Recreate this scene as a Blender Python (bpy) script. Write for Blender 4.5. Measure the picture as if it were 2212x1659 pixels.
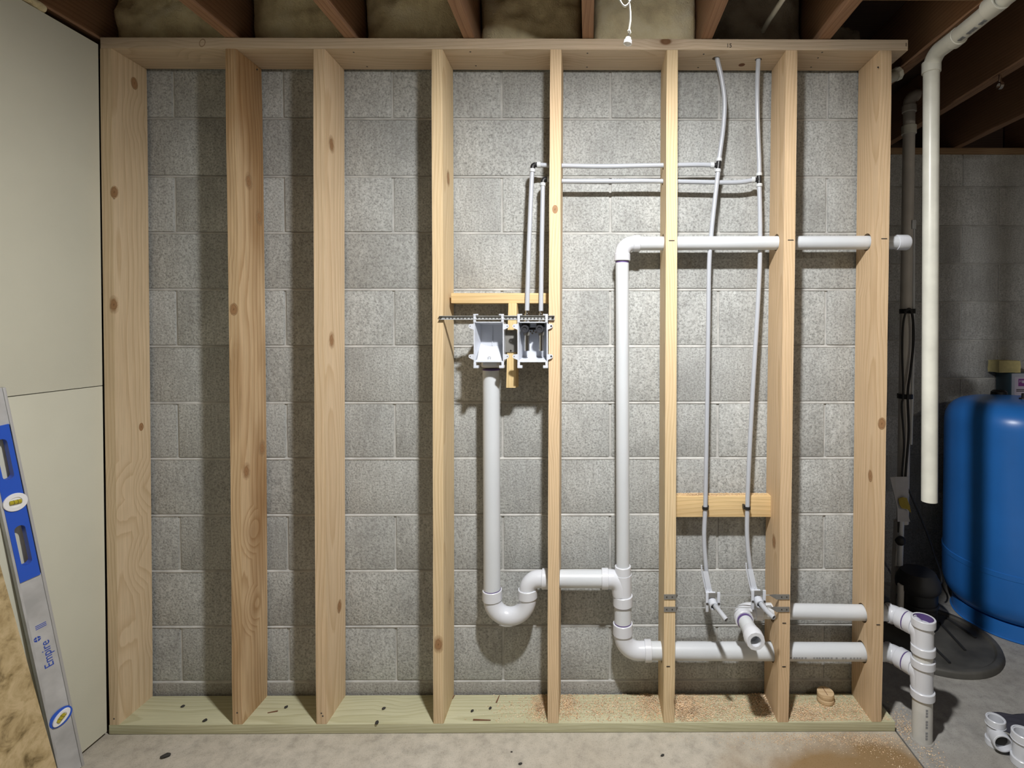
import bpy, bmesh, math, random
from mathutils import Vector, Matrix, Euler, noise

# ------------------------------------------------------------------ scene, camera, world, exposure
for o in list(bpy.data.objects):
    bpy.data.objects.remove(o, do_unlink=True)
scene = bpy.context.scene
COL = scene.collection
random.seed(7)

W, H = 2212.0, 1659.0
FPX = 1120.0
PITCH, YAW = math.radians(1.05), math.radians(0.3)
CAM = Vector((0.0, -1.75, 1.3854))
PCX, PCY = 1275.865, 729.527            # principal point of the (shifted) lens in photo pixels
cam_data = bpy.data.cameras.new('camera')
cam_data.sensor_width = 36.0
cam_data.lens = FPX / W * 36.0
cam_data.shift_x = (W / 2 - PCX) / W
cam_data.shift_y = (PCY - H / 2) / W
cam_data.clip_start = 0.02
cam = bpy.data.objects.new('camera', cam_data)
cam.location = CAM
cam.rotation_euler = (math.pi / 2 - PITCH, 0, -YAW)
COL.objects.link(cam)
scene.camera = cam

world = bpy.data.worlds.new('world')
scene.world = world
world.use_nodes = True
bgn = world.node_tree.nodes['Background']
bgn.inputs[0].default_value = (1.0, 0.95, 0.87, 1)
bgn.inputs[1].default_value = 0.01

BULB = Vector((0.12, -0.95, 2.335))     # bare ceiling bulb, the main light of the room
BULB_STRENGTH = 2440.0
FILL_LAMP = Vector((2.18, -2.45, 2.28))      # fill lamp added out of view, behind the photographer
FILL_LAMP_STRENGTH = 800.0

scene.view_settings.view_transform = 'Standard'
scene.view_settings.look = 'None'
scene.view_settings.gamma = 1.0
scene.view_settings.use_curve_mapping = False
scene.view_settings.exposure = 0.0

_cy, _sy = math.cos(YAW), math.sin(YAW)
_F = Vector((_sy * math.cos(PITCH), _cy * math.cos(PITCH), -math.sin(PITCH)))
_R = Vector((_cy, -_sy, 0))
_U = _R.cross(_F)
def P(px, py, Y):
    """the point at depth Y (metres behind the face of the stud wall) seen at a photo position"""
    r = _F + _R * ((px - PCX) / FPX) - _U * ((py - PCY) / FPX)
    return CAM + r * ((Y - CAM.y) / r.y)
def PZ(px, py, Z):
    r = _F + _R * ((px - PCX) / FPX) - _U * ((py - PCY) / FPX)
    return CAM + r * ((Z - CAM.z) / r.z)

def PX(px, py, X):
    r = _F + _R * ((px - PCX) / FPX) - _U * ((py - PCY) / FPX)
    return CAM + r * ((X - CAM.x) / r.x)

# ------------------------------------------------------------------ materials
def new_mat(name):
    m = bpy.data.materials.new(name); m.use_nodes = True
    nt = m.node_tree
    return m, nt, nt.nodes['Principled BSDF']
def N(nt, typ, **kw):
    n = nt.nodes.new(typ)
    for k, v in kw.items():
        if k.startswith('i_'):
            key = k[2:]
            n.inputs[int(key) if key.isdigit() else key.replace('_', ' ')].default_value = v
        else:
            setattr(n, k, v)
    return n
def L(nt, a, ao, b, bi):
    nt.links.new(a.outputs[ao], b.inputs[bi])
def ramp(nt, stops, interp='LINEAR'):
    r = nt.nodes.new('ShaderNodeValToRGB')
    r.color_ramp.interpolation = interp
    e = r.color_ramp.elements
    while len(e) < len(stops): e.new(0.5)
    for i, (p, c) in enumerate(stops):
        e[i].position = p
        e[i].color = tuple(c) + ((1,) if len(c) == 3 else ())
    return r
def mixc(nt, blend='MIX', fac=0.5):
    n = nt.nodes.new('ShaderNodeMix'); n.data_type = 'RGBA'; n.blend_type = blend
    n.inputs[0].default_value = fac
    return n                                 # inputs 6, 7; output 2
def math_n(nt, op, a=None, b=None):
    n = nt.nodes.new('ShaderNodeMath'); n.operation = op
    if a is not None: n.inputs[0].default_value = a
    if b is not None: n.inputs[1].default_value = b
    return n
def obj_coords(nt, rand=True, scale=(1, 1, 1)):
    tc = N(nt, 'ShaderNodeTexCoord')
    mp = N(nt, 'ShaderNodeMapping'); mp.inputs['Scale'].default_value = scale
    if rand:
        oi = N(nt, 'ShaderNodeObjectInfo')
        mu = N(nt, 'ShaderNodeVectorMath', operation='MULTIPLY')
        mu.inputs[1].default_value = (17.0, 29.0, 41.0)
        L(nt, oi, 'Random', mu, 0)
        ad = N(nt, 'ShaderNodeVectorMath', operation='ADD')
        L(nt, tc, 'Object', ad, 0); L(nt, mu, 0, ad, 1)
        L(nt, ad, 0, mp, 'Vector')
    else:
        L(nt, tc, 'Object', mp, 'Vector')
    return mp
def add_bump(nt, bsdf, src, out, strength=0.3, dist=0.002):
    b = N(nt, 'ShaderNodeBump'); b.inputs['Strength'].default_value = strength
    b.inputs['Distance'].default_value = dist
    L(nt, src, out, b, 'Height'); L(nt, b, 'Normal', bsdf, 'Normal')
    return b

def plain(name, color, rough=0.5, metal=0.0, spec=0.5, vary=0.0, vscale=8.0, bump=0.0, bscale=60.0, coat=0.0):
    m, nt, b = new_mat(name)
    b.inputs['Base Color'].default_value = tuple(color) + (1,)
    b.inputs['Roughness'].default_value = rough
    b.inputs['Metallic'].default_value = metal
    b.inputs['Specular IOR Level'].default_value = spec
    b.inputs['Coat Weight'].default_value = coat
    if vary > 0:
        mp = obj_coords(nt)
        no = N(nt, 'ShaderNodeTexNoise', i_Scale=vscale, i_Detail=5.0)
        L(nt, mp, 0, no, 'Vector')
        c = Vector(color)
        r = ramp(nt, [(0.3, tuple(c * (1 - vary))), (0.7, tuple(c * (1 + vary * 0.5)))])
        L(nt, no, 'Fac', r, 0); L(nt, r, 0, b, 'Base Color')
    if bump > 0:
        mp = obj_coords(nt)
        no = N(nt, 'ShaderNodeTexNoise', i_Scale=bscale, i_Detail=4.0)
        L(nt, mp, 0, no, 'Vector')
        add_bump(nt, b, no, 'Fac', bump)
    return m

def wood(name, axis, light, dark, rings=32.0, knots=0.8, stain=None, rough=0.62, knot_col=(0.16, 0.075, 0.03)):
    """sawn softwood: growth rings round an off-board pith, fibre, knots, a few stains"""
    m, nt, b = new_mat(name)
    sc = [1, 1, 1]; ax = 'XYZ'.index(axis)
    sc[ax] = 0.05
    tc = N(nt, 'ShaderNodeTexCoord'); oi = N(nt, 'ShaderNodeObjectInfo')
    # long, slow wobble of the pith
    off = N(nt, 'ShaderNodeVectorMath', operation='MULTIPLY'); off.inputs[1].default_value = (13, 23, 31)
    L(nt, oi, 'Random', off, 0)
    add = N(nt, 'ShaderNodeVectorMath', operation='ADD'); L(nt, tc, 'Object', add, 0); L(nt, off, 0, add, 1)
    # knots
    ks = [5.0, 5.0, 5.0]; ks[ax] = 3.0
    kmap = N(nt, 'ShaderNodeMapping'); kmap.inputs['Scale'].default_value = ks
    L(nt, add, 0, kmap, 'Vector')
    vor = N(nt, 'ShaderNodeTexVoronoi', feature='F1'); vor.inputs['Scale'].default_value = 1.0
    L(nt, kmap, 0, vor, 'Vector')
    # rings
    nmap = N(nt, 'ShaderNodeMapping'); ns = [2.6, 2.6, 2.6]; ns[ax] = 0.9
    nmap.inputs['Scale'].default_value = ns
    L(nt, add, 0, nmap, 'Vector')
    wob = N(nt, 'ShaderNodeTexNoise', i_Scale=1.0, i_Detail=2.0); L(nt, nmap, 0, wob, 'Vector')
    wsub = N(nt, 'ShaderNodeVectorMath', operation='SUBTRACT'); wsub.inputs[1].default_value = (0.5, 0.5, 0.5)
    L(nt, wob, 'Color', wsub, 0)
    wsc = N(nt, 'ShaderNodeVectorMath', operation='SCALE'); wsc.inputs['Scale'].default_value = 0.11
    L(nt, wsub, 0, wsc, 0)
    mp = N(nt, 'ShaderNodeMapping'); mp.inputs['Scale'].default_value = sc
    loc = [0.06, 0.05, 0.07]; loc[ax] = 0
    mp.inputs['Location'].default_value = loc
    L(nt, tc, 'Object', mp, 'Vector')
    radd = N(nt, 'ShaderNodeVectorMath', operation='ADD'); L(nt, mp, 0, radd, 0); L(nt, wsc, 0, radd, 1)
    # knots push the rings aside
    kd = N(nt, 'ShaderNodeMapRange'); kd.inputs[1].default_value = 0.0; kd.inputs[2].default_value = 0.32
    kd.inputs[3].default_value = 0.03 * knots; kd.inputs[4].default_value = 0.0
    L(nt, vor, 'Distance', kd, 0)
    rad2 = N(nt, 'ShaderNodeVectorMath', operation='ADD'); L(nt, radd, 0, rad2, 0); L(nt, kd, 0, rad2, 1)
    wav = N(nt, 'ShaderNodeTexWave', wave_type='RINGS', rings_direction=axis, wave_profile='SAW')
    wav.inputs['Scale'].default_value = rings; wav.inputs['Distortion'].default_value = 1.2
    wav.inputs['Detail'].default_value = 2.0; wav.inputs['Detail Scale'].default_value = 2.0
    L(nt, rad2, 0, wav, 'Vector')
    l, d = Vector(light), Vector(dark)
    r1 = ramp(nt, [(0.0, tuple(l)), (0.55, tuple(l * 0.8 + d * 0.2)), (0.92, tuple(l * 0.25 + d * 0.75)), (1.0, tuple(l * 0.85 + d * 0.15))])
    L(nt, wav, 'Fac', r1, 0)
    # fibre
    fs = [260.0, 260.0, 260.0]; fs[ax] = 7.0
    fm = N(nt, 'ShaderNodeMapping'); fm.inputs['Scale'].default_value = fs; L(nt, add, 0, fm, 'Vector')
    fib = N(nt, 'ShaderNodeTexNoise', i_Scale=1.0, i_Detail=3.0, i_Roughness=0.6); L(nt, fm, 0, fib, 'Vector')
    fr = ramp(nt, [(0.25, (0.76, 0.75, 0.73)), (0.75, (1.12, 1.12, 1.12))]); L(nt, fib, 'Fac', fr, 0)
    m1 = mixc(nt, 'MULTIPLY', 0.85 if stain else 0.65); L(nt, r1, 0, m1, 6); L(nt, fr, 0, m1, 7)
    # broad tone
    bs = [6.0, 6.0, 6.0]; bs[ax] = 1.2
    bm = N(nt, 'ShaderNodeMapping'); bm.inputs['Scale'].default_value = bs; L(nt, add, 0, bm, 'Vector')
    br = N(nt, 'ShaderNodeTexNoise', i_Scale=1.0, i_Detail=3.0); L(nt, bm, 0, br, 'Vector')
    s = Vector(stain) if stain else d
    brr = ramp(nt, [(0.44 if stain else 0.35, (1, 1, 1)), (0.60 if stain else 0.75, tuple(Vector((s.x / l.x, s.y / l.y, s.z / l.z)) * 0.95))]); L(nt, br, 'Fac', brr, 0)
    m2 = mixc(nt, 'MULTIPLY', 0.75 if stain else 0.22); L(nt, m1, 2, m2, 6); L(nt, brr, 0, m2, 7)
    # knots
    sel = N(nt, 'ShaderNodeSeparateColor'); L(nt, vor, 'Color', sel, 0)
    th = math_n(nt, 'GREATER_THAN', b=1.0 - min(0.95, 0.62 * knots)); L(nt, sel, 0, th, 0)
    kr = ramp(nt, [(0.0, (1, 1, 1)), (0.055, (0.8, 0.8, 0.8)), (0.085, (1, 1, 1)), (0.10, (0.25, 0.25, 0.25)), (0.20, (0, 0, 0))])
    L(nt, vor, 'Distance', kr, 0)
    km = math_n(nt, 'MULTIPLY'); L(nt, kr, 0, km, 0); L(nt, th, 0, km, 1)
    m3 = mixc(nt); L(nt, km, 0, m3, 0); L(nt, m2, 2, m3, 6); m3.inputs[7].default_value = tuple(knot_col) + (1,)
    L(nt, m3, 2, b, 'Base Color')
    b.inputs['Roughness'].default_value = rough
    b.inputs['Specular IOR Level'].default_value = 0.25
    add_bump(nt, b, fib, 'Fac', 0.25, 0.001)
    return m

def block_mat(name, base, pit, seed=0.0):
    """split-texture concrete masonry: open pores, faint vertical drag marks, each block its own grey"""
    m, nt, b = new_mat(name)
    mp = obj_coords(nt, scale=(1, 1, 1))
    oi = N(nt, 'ShaderNodeObjectInfo')
    n1 = N(nt, 'ShaderNodeTexNoise', i_Scale=150.0, i_Detail=3.0, i_Roughness=0.65, i_Distortion=0.25); L(nt, mp, 0, n1, 'Vector')
    mp2 = obj_coords(nt, scale=(75, 75, 13))
    n2 = N(nt, 'ShaderNodeTexNoise', i_Scale=1.0, i_Detail=4.0); L(nt, mp2, 0, n2, 'Vector')
    n3 = N(nt, 'ShaderNodeTexNoise', i_Scale=5.0, i_Detail=4.0); L(nt, mp, 0, n3, 'Vector')
    c = Vector(base)
    pores = ramp(nt, [(0.30, (1, 1, 1)), (0.46, (0.42, 0.42, 0.42)), (0.62, (0, 0, 0))]); L(nt, n1, 'Fac', pores, 0)
    tone = ramp(nt, [(0.25, tuple(c * 0.80)), (0.5, tuple(c)), (0.78, tuple(c * 1.16))]); L(nt, n3, 'Fac', tone, 0)
    drag = ramp(nt, [(0.3, (0.86, 0.86, 0.85)), (0.7, (1.10, 1.12, 1.12))]); L(nt, n2, 'Fac', drag, 0)
    m1 = mixc(nt, 'MULTIPLY', 0.8); L(nt, tone, 0, m1, 6); L(nt, drag, 0, m1, 7)
    rnd = N(nt, 'ShaderNodeMapRange'); rnd.inputs[3].default_value = 0.94; rnd.inputs[4].default_value = 1.05
    L(nt, oi, 'Random', rnd, 0)
    m2 = mixc(nt, 'MULTIPLY', 1.0); L(nt, m1, 2, m2, 6); L(nt, rnd, 0, m2, 7)
    pf = math_n(nt, 'MULTIPLY', b=0.9); L(nt, pores, 0, pf, 0)
    m3 = mixc(nt); L(nt, pf, 0, m3, 0); L(nt, m2, 2, m3, 6); m3.inputs[7].default_value = tuple(pit) + (1,)
    L(nt, m3, 2, b, 'Base Color')
    b.inputs['Roughness'].default_value = 0.9; b.inputs['Specular IOR Level'].default_value = 0.15
    add_bump(nt, b, n1, 'Fac', 0.7, 0.003)
    return m

def concrete_mat(name, base, stain, stain_amt, stain_scale=1.6, warm=None):
    m, nt, b = new_mat(name)
    tc = N(nt, 'ShaderNodeTexCoord')
    n1 = N(nt, 'ShaderNodeTexNoise', i_Scale=stain_scale, i_Detail=6.0, i_Roughness=0.62); L(nt, tc, 'Object', n1, 'Vector')
    n2 = N(nt, 'ShaderNodeTexNoise', i_Scale=22.0, i_Detail=8.0, i_Roughness=0.65); L(nt, tc, 'Object', n2, 'Vector')
    n3 = N(nt, 'ShaderNodeTexNoise', i_Scale=260.0, i_Detail=2.0); L(nt, tc, 'Object', n3, 'Vector')
    c = Vector(base)
    t = ramp(nt, [(0.3, tuple(c * 0.72)), (0.5, tuple(c)), (0.72, tuple(c * 1.18))]); L(nt, n2, 'Fac', t, 0)
    sr = ramp(nt, [(0.42, (0, 0, 0)), (0.62, (1, 1, 1))]); L(nt, n1, 'Fac', sr, 0)
    sf = math_n(nt, 'MULTIPLY', b=stain_amt); L(nt, sr, 0, sf, 0)
    m1 = mixc(nt); L(nt, sf, 0, m1, 6 - 6); L(nt, t, 0, m1, 6); m1.inputs[7].default_value = tuple(stain) + (1,)
    last, out = m1, 2
    if warm:                                   # a spilt-water rust stain of its own shape on the slab
        (wx, wy, rx, ry, wc) = warm
        mp = N(nt, 'ShaderNodeMapping'); mp.vector_type = 'POINT'
        mp.inputs['Location'].default_value = (-wx / rx, -wy / ry, 0)
        mp.inputs['Scale'].default_value = (1 / rx, 1 / ry, 0)
        L(nt, tc, 'Object', mp, 'Vector')
        ln = N(nt, 'ShaderNodeVectorMath', operation='LENGTH'); L(nt, mp, 0, ln, 0)
        ns = N(nt, 'ShaderNodeTexNoise', i_Scale=5.0, i_Detail=5.0); L(nt, tc, 'Object', ns, 'Vector')
        ad = math_n(nt, 'ADD'); L(nt, ln, 1, ad, 0); L(nt, ns, 'Fac', ad, 1)
        wr = ramp(nt, [(0.55, (0.9, 0.9, 0.9)), (0.62, (0.62, 0.62, 0.62)), (0.80, (0, 0, 0))])
        hf = math_n(nt, 'MULTIPLY', b=0.5); L(nt, ad, 0, hf, 0); L(nt, hf, 0, wr, 0)
        m2 = mixc(nt); L(nt, wr, 0, m2, 0); L(nt, m1, 2, m2, 6); m2.inputs[7].default_value = tuple(wc) + (1,)
        last = m2
    sp = ramp(nt, [(0.32, (0.55, 0.53, 0.5)), (0.42, (1, 1, 1))]); L(nt, n3, 'Fac', sp, 0)
    m4 = mixc(nt, 'MULTIPLY', 0.5); L(nt, last, 2, m4, 6); L(nt, sp, 0, m4, 7)
    L(nt, m4, 2, b, 'Base Color')
    b.inputs['Roughness'].default_value = 0.8; b.inputs['Specular IOR Level'].default_value = 0.25
    add_bump(nt, b, n2, 'Fac', 0.35, 0.004)
    return m

M = {}
# studs: each board is its own piece of timber
M['stud_a'] = wood('stud_pale', 'Z', (0.66, 0.52, 0.345), (0.52, 0.38, 0.225), 26)
M['stud_b'] = wood('stud_weathered', 'Z', (0.60, 0.44, 0.265), (0.40, 0.25, 0.12), 30, 1.5, stain=(0.33, 0.18, 0.07))
M['stud_c'] = wood('stud_pink', 'Z', (0.70, 0.54, 0.36), (0.56, 0.40, 0.235), 24, 1.0)
M['stud_d'] = wood('stud_yellow', 'Z', (0.72, 0.57, 0.36), (0.58, 0.42, 0.235), 34, 0.7)
M['stud_e'] = wood('stud_straight', 'Z', (0.72, 0.55, 0.355), (0.55, 0.38, 0.215), 40, 0.5)
M['stud_f'] = wood('stud_rosy', 'Z', (0.66, 0.49, 0.315), (0.52, 0.36, 0.20), 30, 0.8)
M['top_plate'] = wood('top_plate_wood', 'X', (0.64, 0.52, 0.38), (0.52, 0.40, 0.27), 26, 0.9)
M['treated'] = wood('treated_wood', 'X', (0.57, 0.56, 0.385), (0.44, 0.425, 0.26), 30, 0.4, knot_col=(0.12, 0.09, 0.04))
M['nailer'] = wood('nailer_wood_x', 'X', (0.72, 0.53, 0.28), (0.58, 0.40, 0.185), 22, 1.0)
M['nailer_z'] = wood('nailer_wood_z', 'Z', (0.72, 0.56, 0.30), (0.60, 0.43, 0.20), 30, 0.2)
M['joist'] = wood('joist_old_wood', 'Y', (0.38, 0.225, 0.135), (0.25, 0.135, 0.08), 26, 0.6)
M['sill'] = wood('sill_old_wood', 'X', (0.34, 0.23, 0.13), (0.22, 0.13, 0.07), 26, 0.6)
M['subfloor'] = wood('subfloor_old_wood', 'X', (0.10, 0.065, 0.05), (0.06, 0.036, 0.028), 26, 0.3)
M['plug'] = wood('plug_wood', 'X', (0.66, 0.50, 0.31), (0.50, 0.34, 0.18), 40, 0.0)
M['block'] = block_mat('concrete_block', (0.475, 0.485, 0.475), (0.19, 0.195, 0.185))
M['block_far_lightened'] = block_mat('concrete_block_far_lightened', (0.52, 0.52, 0.505), (0.24, 0.24, 0.23))  # same block as the main wall, colour lightened to offset weak lamp light
M['mortar'] = plain('mortar', (0.475, 0.475, 0.455), 0.95, vary=0.25, vscale=18, bump=0.5, bscale=140)
M['dim_wall'] = plain('dim_basement_wall', (0.20, 0.185, 0.165), 0.95, vary=0.2, vscale=4)
M['footing'] = block_mat('footing_course', (0.40, 0.395, 0.38), (0.2, 0.195, 0.18))
M['floor'] = concrete_mat('slab_concrete', (0.47, 0.435, 0.37), (0.36, 0.31, 0.235), 0.35, 1.5, warm=(0.83, -0.22, 0.42, 0.22, (0.24, 0.145, 0.055)))
M['floor_r'] = concrete_mat('slab_concrete_grey', (0.36, 0.35, 0.325), (0.25, 0.235, 0.21), 0.55, 2.6)
M['drywall'] = plain('drywall_paper', (0.645, 0.64, 0.53), 0.85, spec=0.2, vary=0.06, vscale=3, bump=0.12, bscale=220)
M['plaster_edge'] = plain('drywall_core', (0.42, 0.41, 0.38), 0.9)
M['insul'] = None
M['pvc'] = plain('white_pvc', (0.60, 0.63, 0.66), 0.36, spec=0.45, vary=0.05, vscale=5)
M['pvc_fit'] = plain('white_pvc_fitting', (0.635, 0.655, 0.70), 0.28, spec=0.5)
M['pvc_old'] = plain('aged_pvc', (0.72, 0.72, 0.64), 0.34, vary=0.12, vscale=14)
M['pvc_grey'] = plain('dull_grey_pvc', (0.62, 0.60, 0.56), 0.5, vary=0.1, vscale=10)
M['pvc_stack'] = plain('grey_white_pvc', (0.58, 0.58, 0.55), 0.45, vary=0.12, vscale=16)
M['primer'] = plain('purple_primer', (0.10, 0.06, 0.20), 0.45)
M['pex'] = plain('translucent_pex', (0.44, 0.465, 0.51), 0.28, spec=0.55)
M['crimp'] = plain('pex_ring', (0.58, 0.61, 0.63), 0.35)
M['black'] = plain('black_plastic', (0.012, 0.012, 0.013), 0.4)
M['rubber'] = plain('black_rubber', (0.02, 0.02, 0.021), 0.6)
M['whiteplastic'] = plain('white_plastic', (0.56, 0.59, 0.65), 0.38)
M['steel'] = plain('galvanised_steel', (0.50, 0.51, 0.51), 0.42, metal=0.45, vary=0.2, vscale=60)
M['strap'] = plain('dull_steel_strap', (0.22, 0.215, 0.20), 0.55, metal=0.3)
M['chrome'] = plain('chrome', (0.62, 0.61, 0.60), 0.16, metal=1.0)
M['screw'] = plain('dark_screw', (0.09, 0.085, 0.08), 0.45, metal=0.7)
M['blue'] = plain('blue_tank_paint', (0.025, 0.18, 0.58), 0.30, spec=0.5, vary=0.12, vscale=4)
M['bluetool'] = plain('blue_tool_plastic', (0.02, 0.095, 0.55), 0.42)
M['alu'] = plain('scuffed_aluminium', (0.52, 0.525, 0.53), 0.42, metal=0.15, vary=0.22, vscale=14)
M['alu_edge'] = plain('aluminium_edge', (0.45, 0.45, 0.45), 0.5, metal=0.2)
M['vialwhite'] = plain('vial_white_plastic', (0.82, 0.83, 0.85), 0.4)
M['vial'] = plain('vial_liquid', (0.42, 0.36, 0.03), 0.15, spec=0.6)
M['ink'] = plain('blue_ink', (0.03, 0.08, 0.42), 0.5)
M['pencil'] = plain('black_pencil', (0.03, 0.025, 0.022), 0.7)
M['print'] = plain('grey_pipe_print', (0.25, 0.26, 0.27), 0.6)
M['lid'] = plain('dusty_black_lid', (0.08, 0.077, 0.068), 0.6, vary=0.5, vscale=9)
M['boxteal'] = plain('control_box_teal', (0.035, 0.075, 0.10), 0.45)
M['boxface'] = plain('control_box_face', (0.36, 0.38, 0.44), 0.5)
M['label'] = plain('box_label', (0.50, 0.46, 0.55), 0.6)
M['purple'] = plain('purple_print', (0.20, 0.05, 0.22), 0.6)
M['foam'] = plain('yellow_foam', (0.62, 0.54, 0.25), 0.9, vary=0.15, vscale=40, bump=0.4, bscale=150)
M['paper'] = plain('paper_tag', (0.50, 0.50, 0.52), 0.8, vary=0.1, vscale=20)
M['tag'] = plain('yellow_tag', (0.36, 0.27, 0.03), 0.6)
M['cloth'] = plain('dark_cloth', (0.035, 0.035, 0.05), 0.9, bump=0.4, bscale=90)
M['cord'] = plain('cotton_cord', (0.80, 0.79, 0.72), 0.9)
M['bell'] = plain('bright_nickel', (0.85, 0.85, 0.85), 0.25, metal=0.3)
M['knob'] = plain('charcoal_knob', (0.03, 0.031, 0.036), 0.38)
M['wane'] = plain('wane_edge', (0.36, 0.25, 0.15), 0.8, vary=0.3, vscale=60)
M['porcelain'] = plain('porcelain', (0.75, 0.75, 0.72), 0.3)
M['pebble'] = plain('dark_debris', (0.03, 0.028, 0.025), 0.8)
M['bark'] = plain('bark_sliver', (0.16, 0.07, 0.035), 0.85)
M['sawdust'] = plain('sawdust', (0.75, 0.54, 0.33), 0.95, vary=0.3, vscale=30)
M['sawdust_dark'] = plain('sawdust_reddish', (0.50, 0.30, 0.18), 0.95, vary=0.3, vscale=60)
M['sawdust_pale'] = plain('sawdust_pale', (0.80, 0.66, 0.48), 0.95, vary=0.2, vscale=60)

def plywood_mat():
    m, nt, b = new_mat('stained_plywood')
    tc = N(nt, 'ShaderNodeTexCoord')
    n1 = N(nt, 'ShaderNodeTexNoise', i_Scale=14.0, i_Detail=7.0, i_Roughness=0.65, i_Distortion=0.6); L(nt, tc, 'Object', n1, 'Vector')
    n2 = N(nt, 'ShaderNodeTexNoise', i_Scale=45.0, i_Detail=5.0); L(nt, tc, 'Object', n2, 'Vector')
    r = ramp(nt, [(0.30, (0.17, 0.12, 0.05)), (0.42, (0.46, 0.35, 0.18)), (0.55, (0.60, 0.47, 0.27)), (0.75, (0.55, 0.42, 0.23))])
    L(nt, n1, 'Fac', r, 0)
    r2 = ramp(nt, [(0.30, (0.7, 0.66, 0.55)), (0.5, (1, 1, 1))]); L(nt, n2, 'Fac', r2, 0)
    mm = mixc(nt, 'MULTIPLY', 0.7); L(nt, r, 0, mm, 6); L(nt, r2, 0, mm, 7)
    L(nt, mm, 2, b, 'Base Color'); b.inputs['Roughness'].default_value = 0.8
    return m
def knot_mat():
    m, nt, b = new_mat('wood_knot')
    tc = N(nt, 'ShaderNodeTexCoord')
    ns = N(nt, 'ShaderNodeTexNoise', i_Scale=70.0, i_Detail=3.0); L(nt, tc, 'Object', ns, 'Vector')
    sb = N(nt, 'ShaderNodeVectorMath', operation='SUBTRACT'); sb.inputs[1].default_value = (0.5, 0.5, 0.5); L(nt, ns, 'Color', sb, 0)
    sc = N(nt, 'ShaderNodeVectorMath', operation='SCALE'); sc.inputs['Scale'].default_value = 0.012; L(nt, sb, 0, sc, 0)
    ad = N(nt, 'ShaderNodeVectorMath', operation='ADD'); L(nt, tc, 'Object', ad, 0); L(nt, sc, 0, ad, 1)
    mp = N(nt, 'ShaderNodeMapping'); mp.inputs['Scale'].default_value = (1, 1, 0.62); L(nt, ad, 0, mp, 'Vector')
    ln = N(nt, 'ShaderNodeVectorMath', operation='LENGTH'); L(nt, mp, 0, ln, 0)
    mu = math_n(nt, 'MULTIPLY', b=40.0); L(nt, ln, 1, mu, 0)
    r = ramp(nt, [(0.0, (0.10, 0.045, 0.018)), (0.10, (0.30, 0.16, 0.07)), (0.30, (0.34, 0.19, 0.085)), (0.36, (0.24, 0.125, 0.055)), (0.46, (0.42, 0.26, 0.13)), (0.9, (0.52, 0.35, 0.19))])
    L(nt, mu, 0, r, 0); L(nt, r, 0, b, 'Base Color')
    a = ramp(nt, [(0.0, (1, 1, 1)), (0.42, (0.95, 0.95, 0.95)), (0.52, (0.5, 0.5, 0.5)), (0.85, (0, 0, 0))]); L(nt, mu, 0, a, 0)
    L(nt, a, 0, b, 'Alpha'); b.inputs['Roughness'].default_value = 0.65
    return m
M['knot'] = knot_mat()
M['plywood'] = plywood_mat()
def insul_mat(name, a, bcol, c):
    m, nt, b = new_mat(name)
    mp = obj_coords(nt)
    n1 = N(nt, 'ShaderNodeTexNoise', i_Scale=9.0, i_Detail=6.0, i_Roughness=0.6); L(nt, mp, 0, n1, 'Vector')
    n2 = N(nt, 'ShaderNodeTexNoise', i_Scale=90.0, i_Detail=4.0, i_Distortion=1.5); L(nt, mp, 0, n2, 'Vector')
    r = ramp(nt, [(0.30, bcol), (0.52, a), (0.75, c)]); L(nt, n1, 'Fac', r, 0)
    L(nt, r, 0, b, 'Base Color'); b.inputs['Roughness'].default_value = 1.0
    b.inputs['Specular IOR Level'].default_value = 0.05
    add_bump(nt, b, n2, 'Fac', 0.6, 0.006)
    return m
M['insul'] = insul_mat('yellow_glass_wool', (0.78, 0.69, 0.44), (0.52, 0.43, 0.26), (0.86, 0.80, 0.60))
M['insul_shaded'] = insul_mat('shaded_glass_wool', (0.38, 0.35, 0.29), (0.22, 0.20, 0.17), (0.46, 0.43, 0.36))  # darker copy of the wool: shade of the right-hand bays is in the colour

# ------------------------------------------------------------------ object helpers
WO = {}                                     # world origin of every object
def _register(o, origin, parent):
    COL.objects.link(o)
    WO[o] = Vector(origin)
    if parent is not None:
        o.parent = parent
        o.location = WO[o] - WO[parent]
    else:
        o.location = WO[o]
def tag(o, label=None, cat=None, group=None, kind=None):
    if label: o['label'] = label
    if cat: o['category'] = cat
    if group: o['group'] = group
    if kind: o['kind'] = kind
    return o
def thing(name, label, cat, loc, group=None, kind=None):
    o = bpy.data.objects.new(name, None)
    o.empty_display_size = 0.05
    _register(o, loc, None)
    return tag(o, label, cat, group, kind)
def finish(name, bm, mat, parent=None, origin=None, smooth=True, label=None, angle=38):
    """link a bmesh built in world coordinates as one mesh object"""
    if origin is None:
        co = [v.co for v in bm.verts]
        lo = Vector((min(c.x for c in co), min(c.y for c in co), min(c.z for c in co)))
        hi = Vector((max(c.x for c in co), max(c.y for c in co), max(c.z for c in co)))
        origin = Vector(((lo.x + hi.x) / 2, (lo.y + hi.y) / 2, lo.z))
    bmesh.ops.recalc_face_normals(bm, faces=bm.faces)
    bmesh.ops.translate(bm, verts=bm.verts, vec=-Vector(origin))
    me = bpy.data.meshes.new(name)
    bm.to_mesh(me); bm.free()
    if smooth:
        for p in me.polygons: p.use_smooth = True
        me.set_sharp_from_angle(angle=math.radians(angle))
    if isinstance(mat, (list, tuple)):
        for q in mat: me.materials.append(M[q])
    else:
        me.materials.append(M[mat])
    o = bpy.data.objects.new(name, me)
    _register(o, origin, parent)
    if label: o['label'] = label
    return o
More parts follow.
